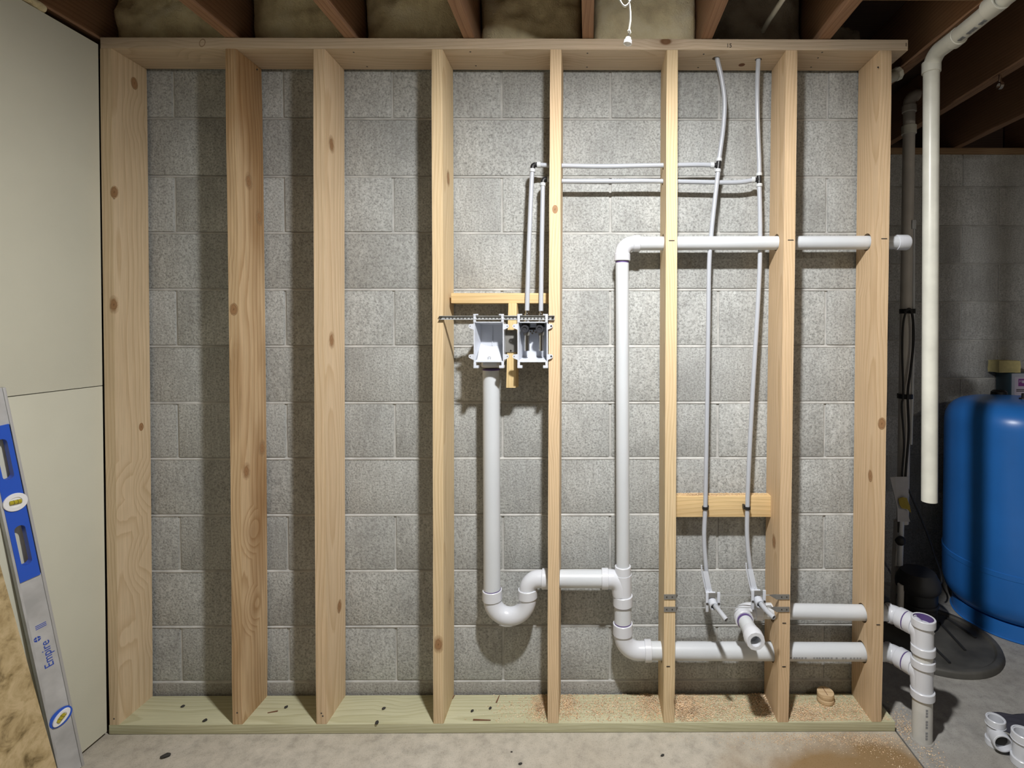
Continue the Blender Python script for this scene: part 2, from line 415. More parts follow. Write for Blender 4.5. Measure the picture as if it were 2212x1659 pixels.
def bm_box(bm, lo, hi, mat=0):
    vs = [bm.verts.new((x, y, z)) for x in (lo[0], hi[0]) for y in (lo[1], hi[1]) for z in (lo[2], hi[2])]
    fs = []
    for q in ((0, 1, 3, 2), (4, 6, 7, 5), (0, 4, 5, 1), (2, 3, 7, 6), (0, 2, 6, 4), (1, 5, 7, 3)):
        f = bm.faces.new([vs[i] for i in q]); f.material_index = mat; fs.append(f)
    return vs
def bevel_all(bm, w, seg=2):
    bmesh.ops.bevel(bm, geom=list(bm.edges), offset=w, segments=seg, profile=0.6, affect='EDGES')
def box(name, lo, hi, mat, parent=None, bevel=0.0, origin=None, label=None, seg=2):
    bm = bmesh.new(); bm_box(bm, lo, hi)
    if bevel > 0: bevel_all(bm, bevel, seg)
    return finish(name, bm, mat, parent, origin, label=label)
def hexa(name, corners, mat, parent=None, bevel=0.0, cuts=0, axis=2, wobble=0.0, label=None, origin=None):
    """8 corners: bottom 4 (ccw) then top 4"""
    bm = bmesh.new()
    vs = [bm.verts.new(c) for c in corners]
    for q in ((0, 3, 2, 1), (4, 5, 6, 7), (0, 1, 5, 4), (1, 2, 6, 5), (2, 3, 7, 6), (3, 0, 4, 7)):
        bm.faces.new([vs[i] for i in q])
    if bevel > 0: bevel_all(bm, bevel, 2)
    return finish(name, bm, mat, parent, origin, label=label)
def frames(pts):
    n = len(pts); T = []
    for i in range(n):
        a = pts[max(i - 1, 0)]; b = pts[min(i + 1, n - 1)]
        T.append((b - a).normalized())
    ref = Vector((0, 0, 1)) if abs(T[0].z) < 0.9 else Vector((0, 1, 0))
    u = T[0].cross(ref).normalized()
    out = []
    for i in range(n):
        u = (u - T[i] * u.dot(T[i])).normalized()
        out.append((u.copy(), T[i].cross(u).normalized()))
    return out
def bm_tube(bm, pts, r, segs=20, wall=0.0, mat=0):
    pts = [Vector(p) for p in pts]
    fr = frames(pts)
    rr = r if isinstance(r, (list, tuple)) else [r] * len(pts)
    def loop(scale):
        L_ = []
        for p, (u, v), q in zip(pts, fr, rr):
            q2 = q - scale
            L_.append([bm.verts.new(p + u * (q2 * math.cos(2 * math.pi * k / segs)) + v * (q2 * math.sin(2 * math.pi * k / segs))) for k in range(segs)])
        return L_
    def skin(L_):
        for i in range(len(L_) - 1):
            for k in range(segs):
                f = bm.faces.new((L_[i][k], L_[i][(k + 1) % segs], L_[i + 1][(k + 1) % segs], L_[i + 1][k])); f.material_index = mat
    A = loop(0.0); skin(A)
    if wall > 0:
        B = loop(wall); skin(B)
        for e in (0, -1):
            for k in range(segs):
                f = bm.faces.new((A[e][k], A[e][(k + 1) % segs], B[e][(k + 1) % segs], B[e][k])); f.material_index = mat
    else:
        for e in (0, -1):
            f = bm.faces.new(A[e]); f.material_index = mat
def tube(name, pts, r, mat, parent=None, segs=20, wall=0.0, label=None, origin=None):
    bm = bmesh.new(); bm_tube(bm, pts, r, segs, wall)
    return finish(name, bm, mat, parent, origin, label=label)
def bm_lathe(bm, A, D, prof, segs=24, mat=0, close=True):
    """profile [(t, r)] along direction D from A; r = 0 closes to a point"""
    A, D = Vector(A), Vector(D).normalized()
    ref = Vector((0, 0, 1)) if abs(D.z) < 0.9 else Vector((0, 1, 0))
    u = D.cross(ref).normalized(); v = D.cross(u).normalized()
    rings = []
    for t, r in prof:
        c = A + D * t
        if r <= 1e-6: rings.append([bm.verts.new(c)])
        else: rings.append([bm.verts.new(c + u * r * math.cos(2 * math.pi * k / segs) + v * r * math.sin(2 * math.pi * k / segs)) for k in range(segs)])
    for a, b in zip(rings, rings[1:]):
        for k in range(segs):
            k2 = (k + 1) % segs
            if len(a) == 1 and len(b) == 1: continue
            if len(a) == 1: f = bm.faces.new((a[0], b[k2], b[k]))
            elif len(b) == 1: f = bm.faces.new((a[k], a[k2], b[0]))
            else: f = bm.faces.new((a[k], a[k2], b[k2], b[k]))
            f.material_index = mat
    if close:
        for e in (rings[0], rings[-1]):
            if len(e) > 1:
                f = bm.faces.new(e); f.material_index = mat
def lathe(name, A, D, prof, mat, parent=None, segs=24, label=None, close=True, origin=None):
    bm = bmesh.new(); bm_lathe(bm, A, D, prof, segs, 0, close)
    return finish(name, bm, mat, parent, origin, label=label)
def hub(name, A, D, length, r, mat, parent, r_in=None, label=None):
    """a pipe-fitting socket: collar with rounded lips"""
    e = 0.0015
    prof = [(0, (r_in or r * 0.82)), (0, r - e), (e, r), (length - e, r), (length, r - e), (length, (r_in or r * 0.82))]
    bm = bmesh.new(); bm_lathe(bm, A, D, prof, 28, 0, False)
    bm2v = None
    ri = r_in or r * 0.82
    bm_lathe(bm, A, D, [(0, ri), (length, ri)], 28, 0, False)
    return finish(name, bm, mat, parent, label=label)
def fillet(a, c, b, R, n=10):
    a, c, b = Vector(a), Vector(c), Vector(b)
    u = (a - c).normalized(); v = (b - c).normalized()
    ang = u.angle(v); d = R / math.tan(ang / 2)
    p0, p1 = c + u * d, c + v * d
    cen = c + (u + v).normalized() * (R / math.sin(ang / 2))
    x = (p0 - cen).normalized(); w = (p1 - cen)
    y = (w - x * w.dot(x)).normalized(); tot = math.pi - ang
    return [cen + (x * math.cos(tot * i / n) + y * math.sin(tot * i / n)) * R for i in range(n + 1)]
def catmull(pts, n=8):
    pts = [Vector(p) for p in pts]
    q = [pts[0] * 2 - pts[1]] + pts + [pts[-1] * 2 - pts[-2]]
    out = []
    for i in range(1, len(q) - 2):
        p0, p1, p2, p3 = q[i - 1], q[i], q[i + 1], q[i + 2]
        for k in range(n):
            t = k / n
            out.append(0.5 * ((2 * p1) + (p2 - p0) * t + (2 * p0 - 5 * p1 + 4 * p2 - p3) * t * t + (3 * p1 - p0 - 3 * p2 + p3) * t ** 3))
    out.append(pts[-1])
    return out
def cut(obj, cutters):
    """drill holes: list of (A, B, r) world-space cylinders"""
    tmp = []
    for A, B, r in cutters:
        bm = bmesh.new(); bm_tube(bm, [Vector(A), Vector(B)], r, 24)
        bmesh.ops.recalc_face_normals(bm, faces=bm.faces)
        me = bpy.data.meshes.new('cut'); bm.to_mesh(me); bm.free()
        c = bpy.data.objects.new('cut', me); COL.objects.link(c); tmp.append(c)
        md = obj.modifiers.new('cut', 'BOOLEAN'); md.object = c; md.operation = 'DIFFERENCE'; md.solver = 'EXACT'
    bpy.context.view_layer.update()
    dg = bpy.context.evaluated_depsgraph_get()
    me = bpy.data.meshes.new_from_object(obj.evaluated_get(dg))
    obj.modifiers.clear()
    obj.data = me
    for p in me.polygons: p.use_smooth = True
    me.set_sharp_from_angle(angle=math.radians(38))
    for c in tmp:
        m_ = c.data; bpy.data.objects.remove(c); bpy.data.meshes.remove(m_)
def text_mesh(name, body, size, mat, parent, matrix, extrude=0.0004):
    """flat lettering; matrix is in world space"""
    cu = bpy.data.curves.new('t', 'FONT'); cu.body = body; cu.size = size; cu.extrude = extrude
    cu.align_x = 'CENTER'; cu.align_y = 'CENTER'
    ob = bpy.data.objects.new('t', cu); COL.objects.link(ob)
    bpy.context.view_layer.update()
    me = bpy.data.meshes.new_from_object(ob.evaluated_get(bpy.context.evaluated_depsgraph_get()))
    bpy.data.objects.remove(ob); bpy.data.curves.remove(cu)
    org = matrix.to_translation()
    me.transform(Matrix.Translation(-org) @ matrix)
    me.materials.clear(); me.materials.append(M[mat]); me.name = name
    o = bpy.data.objects.new(name, me)
    _register(o, org, parent)
    return o

# ------------------------------------------------------------------ setting: floor, walls, ceiling
JOINT_X = 1.06
fl = box('floor', (-2.3, -4.4, -0.12), (JOINT_X - 0.004, 1.4, 0.0), 'floor', origin=(0, 0, 0))
tag(fl, 'tan concrete slab in front of the stud wall', kind='structure')
bm = bmesh.new(); bm_box(bm, (JOINT_X + 0.004, -4.4, -0.12), (3.6, 1.4, -0.003))
tag(finish('floor', bm, 'floor_r', None, (0, 0, 0)), 'grey concrete slab round the sump and tank', kind='structure')
bm = bmesh.new(); bm_box(bm, (JOINT_X - 0.004, -4.4, -0.12), (JOINT_X + 0.004, 1.4, -0.014))
tag(finish('floor', bm, 'pebble', None, (0, 0, 0)), 'dark sawn joint between the two floor slabs', kind='structure')

WALL_Y = 0.150
JOINTS_Z = [2.147, 1.938, 1.7335, 1.528, 1.3205, 1.1135, 0.908, 0.699, 0.492, 0.285, 0.0786]
BL = 0.396
GAP = 0.0085
def block_wall(root, y, x0, x1, zs, phase, mat, depth=0.12, rough=0.0012):
    cache = {}
    for i in range(len(zs) - 1):
        zt, zb = zs[i] - GAP / 2, zs[i + 1] + GAP / 2
        ph = phase + (0.0 if i % 2 == 0 else BL / 2)
        k = math.floor((x0 - ph) / BL)
        while ph + k * BL < x1:
            a = max(ph + k * BL + GAP / 2, x0); b = min(ph + (k + 1) * BL - GAP / 2, x1)
            k += 1
            if b - a < 0.02: continue
            key = (round(b - a, 3), round(zt - zb, 3))
            if key not in cache:
                bm = bmesh.new()
                w, h = key
                bm_box(bm, (-w / 2, 0, 0), (w / 2, depth, h))
                bevel_all(bm, 0.0035, 2)
                for v in bm.verts:
                    nn = noise.noise_vector(v.co * 40.0 + Vector((w * 50, h * 30, 0)))
                    v.co += nn * rough
                bmesh.ops.recalc_face_normals(bm, faces=bm.faces)
                me = bpy.data.meshes.new('concrete_block'); bm.to_mesh(me); bm.free()
                for p in me.polygons: p.use_smooth = True
                me.set_sharp_from_angle(angle=math.radians(50))
                me.materials.append(M[mat])
                cache[key] = me
            o = bpy.data.objects.new('concrete_block', cache[key])
            _register(o, ((a + b) / 2, y + random.uniform(-0.0012, 0.0012), zb), root)
wb = box('wall_back', (-2.3, WALL_Y + 0.0045, 0.0), (0.99, WALL_Y + 0.13, 2.352), 'mortar', origin=(-0.65, WALL_Y, 0))
tag(wb, 'grey concrete block wall behind the studs', kind='structure')
block_wall(wb, WALL_Y, -2.3, 0.99, [2.354 + 0.003] + JOINTS_Z, -0.314 - 10 * BL, 'block')
bm = bmesh.new(); bm_box(bm, (-2.3, WALL_Y - 0.001, 0.0), (0.99, WALL_Y + 0.12, JOINTS_Z[-1] - 0.004)); bevel_all(bm, 0.003)
finish('base_course', bm, 'footing', wb, label='plain grey base course at the foot of the block wall')
FAR_Y = 1.05
wf = box('wall_right_back', (0.70, FAR_Y + 0.0045, -0.01), (3.5, FAR_Y + 0.15, 2.318), 'mortar', origin=(1.9, FAR_Y, 0))
tag(wf, 'block wall beyond the blue tank, its grey lightened for weak light', kind='structure')
block_wall(wf, FAR_Y, 0.70, 3.2, [2.352] + JOINTS_Z + [-0.01], 2.02 - 6 * BL, 'block_far_lightened', 0.14)
wr = box('wall_right_return', (0.86, WALL_Y + 0.135, -0.01), (0.985, FAR_Y, 2.352), 'footing')
tag(wr, 'return of the block wall beside the sump', kind='structure')

# sloped (weathered) mortar in every bed joint: it catches the lamp light from above
def bed_joints(root, y, x0, x1, zs):
    for z in zs:
        bm = bmesh.new()
        q = [(y + 0.006, z + GAP / 2 + 0.001), (y - 0.0006, z - GAP / 2 + 0.0015), (y - 0.0006, z - GAP / 2 - 0.001), (y + 0.03, z - GAP / 2 - 0.001), (y + 0.03, z + GAP / 2 + 0.001)]
        n = 60
        rows = []
        for i in range(n + 1):
            x = x0 + (x1 - x0) * i / n
            w = 0.0012 * noise.noise(Vector((x * 9, z * 5, y)))
            rows.append([bm.verts.new((x, a + (w if k < 3 else 0), b + (w * 0.6 if k == 1 else 0))) for k, (a, b) in enumerate(q)])
        for a, b in zip(rows, rows[1:]):
            for k in range(5): bm.faces.new((a[k], a[(k + 1) % 5], b[(k + 1) % 5], b[k]))
        bm.faces.new(rows[0]); bm.faces.new(rows[-1][::-1])
        finish('mortar_joint', bm, 'mortar', root, angle=25)
bed_joints(wb, WALL_Y, -2.3, 0.99, JOINTS_Z)
bed_joints(wf, FAR_Y, 0.70, 3.2, JOINTS_Z)

# left wall: framing behind, drywall sheets in front
DW_X = -1.645
def dwx(z): return -1.6365 + 0.0105 * z / 2.33     # the boarded wall is slightly out of plumb
wl = box('wall_left', (DW_X - 0.16, -4.4, 0.0), (DW_X - 0.0135, 0.149, 2.30), 'subfloor', origin=(DW_X - 0.08, -1.4, 0))
tag(wl, 'drywall covered wall at the left', kind='structure')
seam = P(150, 841, -0.1).z
seam0 = P(220, 833, 0.0).z
for z0, z1 in ((0.013, seam0 - 0.0012), (seam0 + 0.0012, 2.328)):
    for ya, yb in ((-2.44, -0.002), (-4.39, -2.4425)):
        a_, b_ = dwx(z0), dwx(z1)
        hexa('drywall_sheet', [(a_ - 0.0127, ya, z0), (a_, ya, z0), (a_, yb, z0), (a_ - 0.0127, yb, z0),
                               (b_ - 0.0127, ya, z1), (b_, ya, z1), (b_, yb, z1), (b_ - 0.0127, yb, z1)], 'drywall', wl, 0.0012)
wq = box('wall_rear', (-2.3, -4.5, -0.01), (3.6, -4.4, 2.58), 'dim_wall')
tag(wq, 'block wall at the rear of the basement', kind='structure')
wq = box('wall_right', (3.5, -4.4, -0.01), (3.6, 1.05, 2.58), 'dim_wall')
tag(wq, 'block wall at the far right of the basement', kind='structure')

# ceiling: subfloor, joists
Z_J = 2.354
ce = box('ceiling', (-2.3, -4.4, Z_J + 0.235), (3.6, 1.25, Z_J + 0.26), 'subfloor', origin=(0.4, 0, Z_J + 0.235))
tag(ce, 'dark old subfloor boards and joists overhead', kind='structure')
JS = 0.397
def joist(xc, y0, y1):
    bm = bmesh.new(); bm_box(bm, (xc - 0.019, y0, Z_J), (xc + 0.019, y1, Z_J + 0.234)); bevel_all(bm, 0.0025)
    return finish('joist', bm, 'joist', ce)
for k in range(-3, 9):
    joist(JS * k, -4.39, 0.27 if k < 3 else 1.2)
joist(-1.656, -4.39, 0.27)
box('blocking', (JS * 2 + 0.020, -0.235, Z_J + 0.004), (JS * 3 - 0.020, -0.197, Z_J + 0.23), 'sill', ce, 0.002, label='short blocking board between two joists')
box('rim_board', (-2.3, 0.275, Z_J), (0.99, 0.31, Z_J + 0.234), 'sill', ce)
for z0 in (2.32, ):
    box('sill_plate', (0.72, FAR_Y - 0.012, z0), (3.2, FAR_Y + 0.15, z0 + 0.033), 'sill', wf, 0.002, label='old wooden sill plate on top of the far block wall')
box('rim_board', (0.72, FAR_Y + 0.16, Z_J), (3.2, FAR_Y + 0.19, Z_J + 0.234), 'subfloor', ce)

# ------------------------------------------------------------------ insulation batts in the joist bays
def batt(x0, x1, yf, z0, z1, mat, label, bulge=0.05, seed=0.0, name='insulation_batt'):
    bm = bmesh.new()
    nx, nz = 30, 18
    g = []
    for i in range(nx + 1):
        col = []
        for j in range(nz + 1):
            u, v = i / nx, j / nz
            x = x0 + (x1 - x0) * u; z = z0 + (z1 - z0) * v
            n = noise.fractal(Vector((x * 9 + seed, z * 9, seed)), 0.9, 2.0, 4)
            pil = (max(0.0, 4 * u * (1 - u)) ** 0.35) * (max(0.0, 1 - (1 - v) ** 6) ** 0.5 if v < 1 else 1)
            y = yf - bulge * pil - 0.022 * n + 0.03
            col.append(bm.verts.new((x, y, z)))
        g.append(col)
    for i in range(nx):
        for j in range(nz):
            bm.faces.new((g[i][j], g[i + 1][j], g[i + 1][j + 1], g[i][j + 1]))
    # thick back
    back = yf + 0.13
    ring = [g[i][0] for i in range(nx + 1)] + [g[nx][j] for j in range(1, nz + 1)] + [g[i][nz] for i in range(nx - 1, -1, -1)] + [g[0][j] for j in range(nz - 1, 0, -1)]
    bv = [bm.verts.new((v.co.x, back, v.co.z)) for v in ring]
    for k in range(len(ring)):
        k2 = (k + 1) % len(ring)
        bm.faces.new((ring[k], bv[k], bv[k2], ring[k2]))
    bm.faces.new(bv)
    o = finish(name, bm, mat, angle=80)
    return tag(o, label, 'insulation', 'glass wool between the joists')
bays = [(-1.634, -JS * 3 - 0.022, 'insul', 'yellow glass wool batt in the corner bay above the drywall'),
        (-JS * 3 + 0.022, -JS * 2 - 0.022, 'insul', 'yellow glass wool batt, second joist bay from the left'),
        (-JS * 2 + 0.022, -JS - 0.022, 'insul', 'yellow glass wool batt, third joist bay from the left'),
        (-JS + 0.022, -0.022, 'insul', 'yellow glass wool batt, fourth bay, left of the pull cord'),
        (0.022, JS - 0.022, 'insul', 'yellow glass wool batt in the bay behind the pull cord'),
        (JS + 0.022, JS * 2 - 0.022, 'insul_shaded', 'grey glass wool batt round the thin white pipe, shade in its colour'),
        (JS * 2 + 0.022, 0.985, 'insul_shaded', 'low glass wool batt in the bay by the plate end, coloured dark for shade')]
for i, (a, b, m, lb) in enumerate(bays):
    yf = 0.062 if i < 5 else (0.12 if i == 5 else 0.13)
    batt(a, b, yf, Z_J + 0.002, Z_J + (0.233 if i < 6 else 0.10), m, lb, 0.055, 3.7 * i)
# glass wool pushed into the gap on top of the drywall
bm = bmesh.new()
pts = catmull([(-1.630, -0.60, 2.346), (-1.628, -0.42, 2.347), (-1.630, -0.28, 2.346), (-1.634, -0.17, 2.342)], 8)
bm_tube(bm, pts, [0.013 + 0.002 * math.sin(i * 1.7) for i in range(len(pts))], 10)
tag(finish('insulation_batt', bm, 'insul'), 'strip of glass wool in the gap over the drywall', 'insulation', 'glass wool between the joists')

# ------------------------------------------------------------------ the framed stud wall
ZB, ZT = 0.034, 2.3165
D = 0.140
sw = thing('stud_wall', 'new wooden stud wall framed in front of the grey block wall', 'stud wall', (-0.28, 0.07, 0))
xl0 = P(235, 1580, 0).x; xr0 = P(1934, 1572, 0).x
bp = box('bottom_plate', (xl0, 0.0, 0.001), (xr0, D, ZB), 'treated', sw, 0.0025, label='greenish pressure treated bottom plate')
tx0 = P(216, 95, 0).x; tx1 = P(1962, 95, 0).x
bm = bmesh.new()
vs = bm_box(bm, (tx0, 0.0, ZT), (tx1, D, Z_J - 0.001))
bevel_all(bm, 0.003)
tp = finish('top_plate', bm, 'top_plate', sw, label='pale top plate carrying the studs')
studs_px = [((215, 240), (235.5, 256), 'stud_a'), ((486, 509), (500.5, 523), 'stud_b'), ((676, 701), (683, 706), 'stud_c'),
            ((932.5, 956), (935, 957.5), 'stud_d'), ((1187.5, 1212), (1183.5, 1207.5), 'stud_e'),
            ((1441, 1465.5), (1432.5, 1456.5), 'stud_d'), ((1697.5, 1722.5), (1681, 1705), 'stud_f'), ((1901, 1927), (1883.5, 1905), 'stud_f')]
stud_labels = ['pale stud against the drywall', 'weathered brown stud with knots', None, None, None, None, None, None]
PIPE_Y = 0.070
YV = P(1600, 526, PIPE_Y).z            # vent run height
zu = P(1800, 1324, PIPE_Y).z           # sink branch
zd = P(1700, 1408, PIPE_Y).z           # lower drain run
za = P(1250, 1250, PIPE_Y).z           # trap arm
zA1 = P(1300, 360, PIPE_Y).z; zB1 = P(1300, 393, PIPE_Y + 0.01).z
studs = []
for i, ((tl, tr), (bl, br), m) in enumerate(studs_px):
    a0, a1 = P(bl, 1561, 0).x, P(br, 1561, 0).x
    b0, b1 = P(tl, 108, 0).x, P(tr, 108, 0).x
    bm = bmesh.new()
    nseg = 14
    rows = []
    rnd = random.Random(i)
    ph = rnd.uniform(0, 6)
    for s in range(nseg + 1):
        t = s / nseg
        z = ZB + (ZT - ZB) * t
        bow = (0.004 if i == 1 else 0.0015) * math.sin(math.pi * t + 0.2 * i) * (1 if i % 2 else -1)
        if i in (0, 7): bow = 0
        x0 = a0 + (b0 - a0) * t + bow; x1 = a1 + (b1 - a1) * t + bow
        wv = 0.0012 * noise.noise(Vector((i * 7.1, z * 6, 0)))
        rows.append([(x0 + wv, 0.0005, z), (x1 + wv, 0.0005, z), (x1, D, z), (x0, D, z)])
    V = [[bm.verts.new(p) for p in r] for r in rows]
    long_edges = []
    for s in range(nseg):
        for q in range(4):
            bm.faces.new((V[s][q], V[s][(q + 1) % 4], V[s + 1][(q + 1) % 4], V[s + 1][q]))
    bm.faces.new(V[0][::-1]); bm.faces.new(V[-1])
    bm.edges.ensure_lookup_table()
    le = [e for e in bm.edges if abs(e.verts[0].co.z - e.verts[1].co.z) > 0.05]
    bmesh.ops.bevel(bm, geom=le, offset=0.0045 if i == 1 else 0.003, segments=2, profile=0.6, affect='EDGES')
    o = finish('stud', bm, m, sw, origin=((a0 + b0) / 2, D / 2, ZB), label=stud_labels[i])
    studs.append(o)
def xspan(i):
    tl, tr = studs_px[i][0]; bl, br = studs_px[i][1]
    a = [P(bl, 1561, 0).x, P(br, 1561, 0).x, P(tl, 108, 0).x, P(tr, 108, 0).x]
    return min(a) - 0.04, max(a) + 0.04
def drill(i, y, z, r):
    a, b = xspan(i)
    return ((a, y, z), (b, y, z), r)
cut(studs[4], [drill(4, PIPE_Y, za, 0.0345), drill(4, PIPE_Y, zA1, 0.0125), drill(4, PIPE_Y + 0.012, zB1, 0.0125)])
cut(studs[5], [drill(5, PIPE_Y, YV + 0.004, 0.0295), drill(5, PIPE_Y, zd + 0.001, 0.0345), drill(5, PIPE_Y, zA1, 0.0125), drill(5, PIPE_Y + 0.012, zB1, 0.0125)])
cut(studs[6], [drill(6, PIPE_Y, YV + 0.004, 0.0295), drill(6, PIPE_Y, zu + 0.002, 0.031), drill(6, PIPE_Y, zd + 0.001, 0.0345)])
cut(studs[7], [drill(7, PIPE_Y, YV + 0.005, 0.0305), drill(7, PIPE_Y, zu, 0.032), drill(7, PIPE_Y, zd, 0.036)])
pA = P(1549, 124, 0.055); pB = P(1638, 130, 0.062)
cut(tp, [((pA.x - 0.004, pA.y, ZT - 0.05), (pA.x - 0.004, pA.y, Z_J + 0.05), 0.0125), ((pB.x, pB.y, ZT - 0.05), (pB.x, pB.y, Z_J + 0.05), 0.0115)])
# knot in the plate underside, end chamfer piece, pencil marks
kp = P(1601, 141, 0.105)
lathe('knot', (kp.x, 0.098, ZT + 0.0005), (0, 0, -1), [(0, 0.0115), (0.0008, 0.011), (0.0008, 0)], 'bark', tp, 14)
def mark(px, py, w, h, parent, y=-0.0006, name='pencil_mark'):
    p = P(px, py, 0.0)
    box(name, (p.x - w / 2, y - 0.0004, p.z - h / 2), (p.x + w / 2, y + 0.0022, p.z + h / 2), 'pencil', parent)
for i, px, py in ((5, 1451, 519.5), (6, 1708, 518.5), (7, 1910, 515.5), (5, 1443.5, 1439.5), (6, 1693.5, 1440), (6, 1694, 1346), (7, 1897, 1349.5)):
    mark(px, py, 0.019 if py < 1000 else 0.012, 0.0025, studs[i])
R_FACE = Euler((math.pi / 2, 0, 0)).to_matrix().to_4x4()
p = P(1575, 99, 0.0); text_mesh('pencil_number', '15', 0.019, 'pencil', tp, Matrix.Translation((p.x, -0.0008, p.z)) @ R_FACE)
p = P(1957, 97, 0.0); text_mesh('pencil_number', '1', 0.017, 'pencil', tp, Matrix.Translation((p.x, -0.0008, p.z)) @ R_FACE)
# wane on the left end of the plate: a darker rounded scar
p = P(437, 92, 0.0)
bm = bmesh.new(); bm_lathe(bm, (0, 0, 0), (0, -1, 0), [(0, 0.0145), (0.0010, 0.0135), (0.0010, 0.0112), (0.0002, 0.0105)], 20, 0, False)
bmesh.ops.transform(bm, matrix=Matrix.Translation((p.x, 0.0003, p.z - 0.001)) @ Matrix.Rotation(0.4, 4, 'Y') @ Matrix.Scale(0.72, 4, (1, 0, 0)), verts=bm.verts)
finish('wane_scar', bm, 'wane', tp)
# knots where the boards show them: on the broad side faces and the narrow front faces
def stud_x(i, z, right):
    (tl, tr), (bl, br), _ = studs_px[i]
    a = P(br if right else bl, 1561, 0).x; b = P(tr if right else tl, 108, 0).x
    bow = 0.0 if i in (0, 7) else (0.004 if i == 1 else 0.0015) * math.sin(math.pi * (z - ZB) / (ZT - ZB) + 0.2 * i) * (1 if i % 2 else -1)
    return a + (b - a) * (z - ZB) / (ZT - ZB) + bow
def knot(i, px, py, side, s=1.0):
    if side == 'front':
        c = P(px, py, 0.0); c.y = 0.0002; d = Vector((0, -1, 0))
    else:
        rt = side == 'right'
        z = P(px, py, 0.07).z
        c = PX(px, py, stud_x(i, z, rt)); c.x = stud_x(i, c.z, rt) + (0.0004 if rt else -0.0004)
        d = Vector((1 if rt else -1, 0, 0))
    bm = bmesh.new(); bm_lathe(bm, (0, 0, 0), d, [(0, 0.024 * s), (0.0004, 0)], 18, 0, False)
    if side == 'front':
        for v in bm.verts: v.co.x = max(-0.0150, min(0.0150, v.co.x))
    bmesh.ops.transform(bm, matrix=Matrix.Translation(c) @ Matrix.Scale(1.5, 4, (0, 0, 1)), verts=bm.verts)
    finish('knot', bm, 'knot', studs[i], origin=c)
for i, px, py, side, s in ((1, 537, 392, 'right', 1.0), (1, 560, 470, 'right', 0.9), (1, 566, 968, 'right', 0.95), (1, 532, 1018, 'right', 1.1), (1, 505, 668, 'front', 0.6),
                           (2, 716, 312, 'right', 1.1), (2, 716, 735, 'right', 1.2), (2, 733, 1310, 'right', 0.7), (3, 968, 385, 'right', 0.9), (3, 947, 1392, 'front', 0.9),
                           (0, 246, 658, 'front', 0.9), (0, 247, 415, 'front', 0.6), (0, 305, 922, 'right', 0.4), (0, 290, 180, 'right', 0.6),
                           (7, 1880, 1028, 'left', 0.6), (7, 1905, 915, 'front', 0.6), (6, 1672, 1170, 'left', 0.8), (4, 1199, 452, 'front', 0.4)):
    knot(i, px, py, side, s)
# screws under the plate
for px, py in ((764, 113), (793, 144), (1016, 112), (1028, 142), (1269, 115), (1268, 145), (1520, 117), (1508, 146), (1767, 125), (1752, 145), (1776, 113)):
    q = PZ(px, py, ZT)
    if 0.005 < q.y < D - 0.005:
        lathe('screw', (q.x, q.y, ZT + 0.0005), (0, 0, -1), [(0, 0.0035), (0.001, 0.003), (0.001, 0)], 'screw', tp, 10)
for i, px, py in ((0, 246, 1553), (1, 512, 1540), (2, 694, 1541), (2, 697, 1547), (1, 555, 150), (7, 1897, 145)):
    q = P(px, py, 0.0)
    lathe('screw', (q.x, 0.001, q.z), (0, -1, 0), [(0, 0.003), (0.001, 0.0025), (0.001, 0)], 'screw', studs[i], 10)
# nailers
s3 = P(964, 640, 0).x - 0.001; s4 = P(1185, 640, 0).x + 0.003
n0 = P(1080, 633, 0.064).z; n1 = P(1080, 655, 0.064).z
box('nailer', (s3, 0.064, n1), (s4, 0.139, n0), 'nailer', sw, 0.002, label='short horizontal nailer above the outlet boxes')
a, b = P(1098, 660, 0.050), P(1116, 660, 0.050)
c, d = P(1093, 838, 0.050), P(1114, 838, 0.050)
hexa('nailer', [(c.x, 0.050, c.z), (d.x, 0.050, d.z), (d.x + 0.003, 0.105, d.z - 0.002), (c.x + 0.003, 0.105, c.z - 0.002),
                (a.x, 0.050, n1 - 0.0005), (b.x, 0.050, n1 - 0.0005), (b.x, 0.105, n1 - 0.0005), (a.x, 0.105, n1 - 0.0005)], 'nailer_z', sw, 0.002,
     label='short upright nailer between the two outlet boxes')
CLY = 0.090
q0 = P(1457, 1080, CLY); q1 = P(1668, 1080, CLY)
cz1 = P(1560, 1072, CLY).z; cz0 = P(1560, 1117, CLY).z
cleat = box('cleat', (q0.x + 0.002, CLY, cz0), (q1.x - 0.002, CLY + 0.038, cz1), 'nailer', sw, 0.002, label='horizontal wooden cleat behind the two water lines')

# ------------------------------------------------------------------ drain, waste and vent piping (glued together)
PY = PIPE_Y
R2, R15 = 0.0302, 0.0241
def pp(px, py, y=PY): return P(px, py, y)
dr = thing('drain_piping', 'glued white drain and vent pipes with trap running through the studs', 'plumbing pipes', (0.2, PY, 0.0))
sx = pp(1062, 1000).x
z_top = pp(1062, 799).z; z_hub = pp(1062, 1281).z
# standpipe
o = tube('standpipe', [(pp(1061, 806).x, PY, z_top), (pp(1063, 1290).x, PY, z_hub - 0.015)], R2 * 0.98, 'pvc', dr, 28, 0.004)
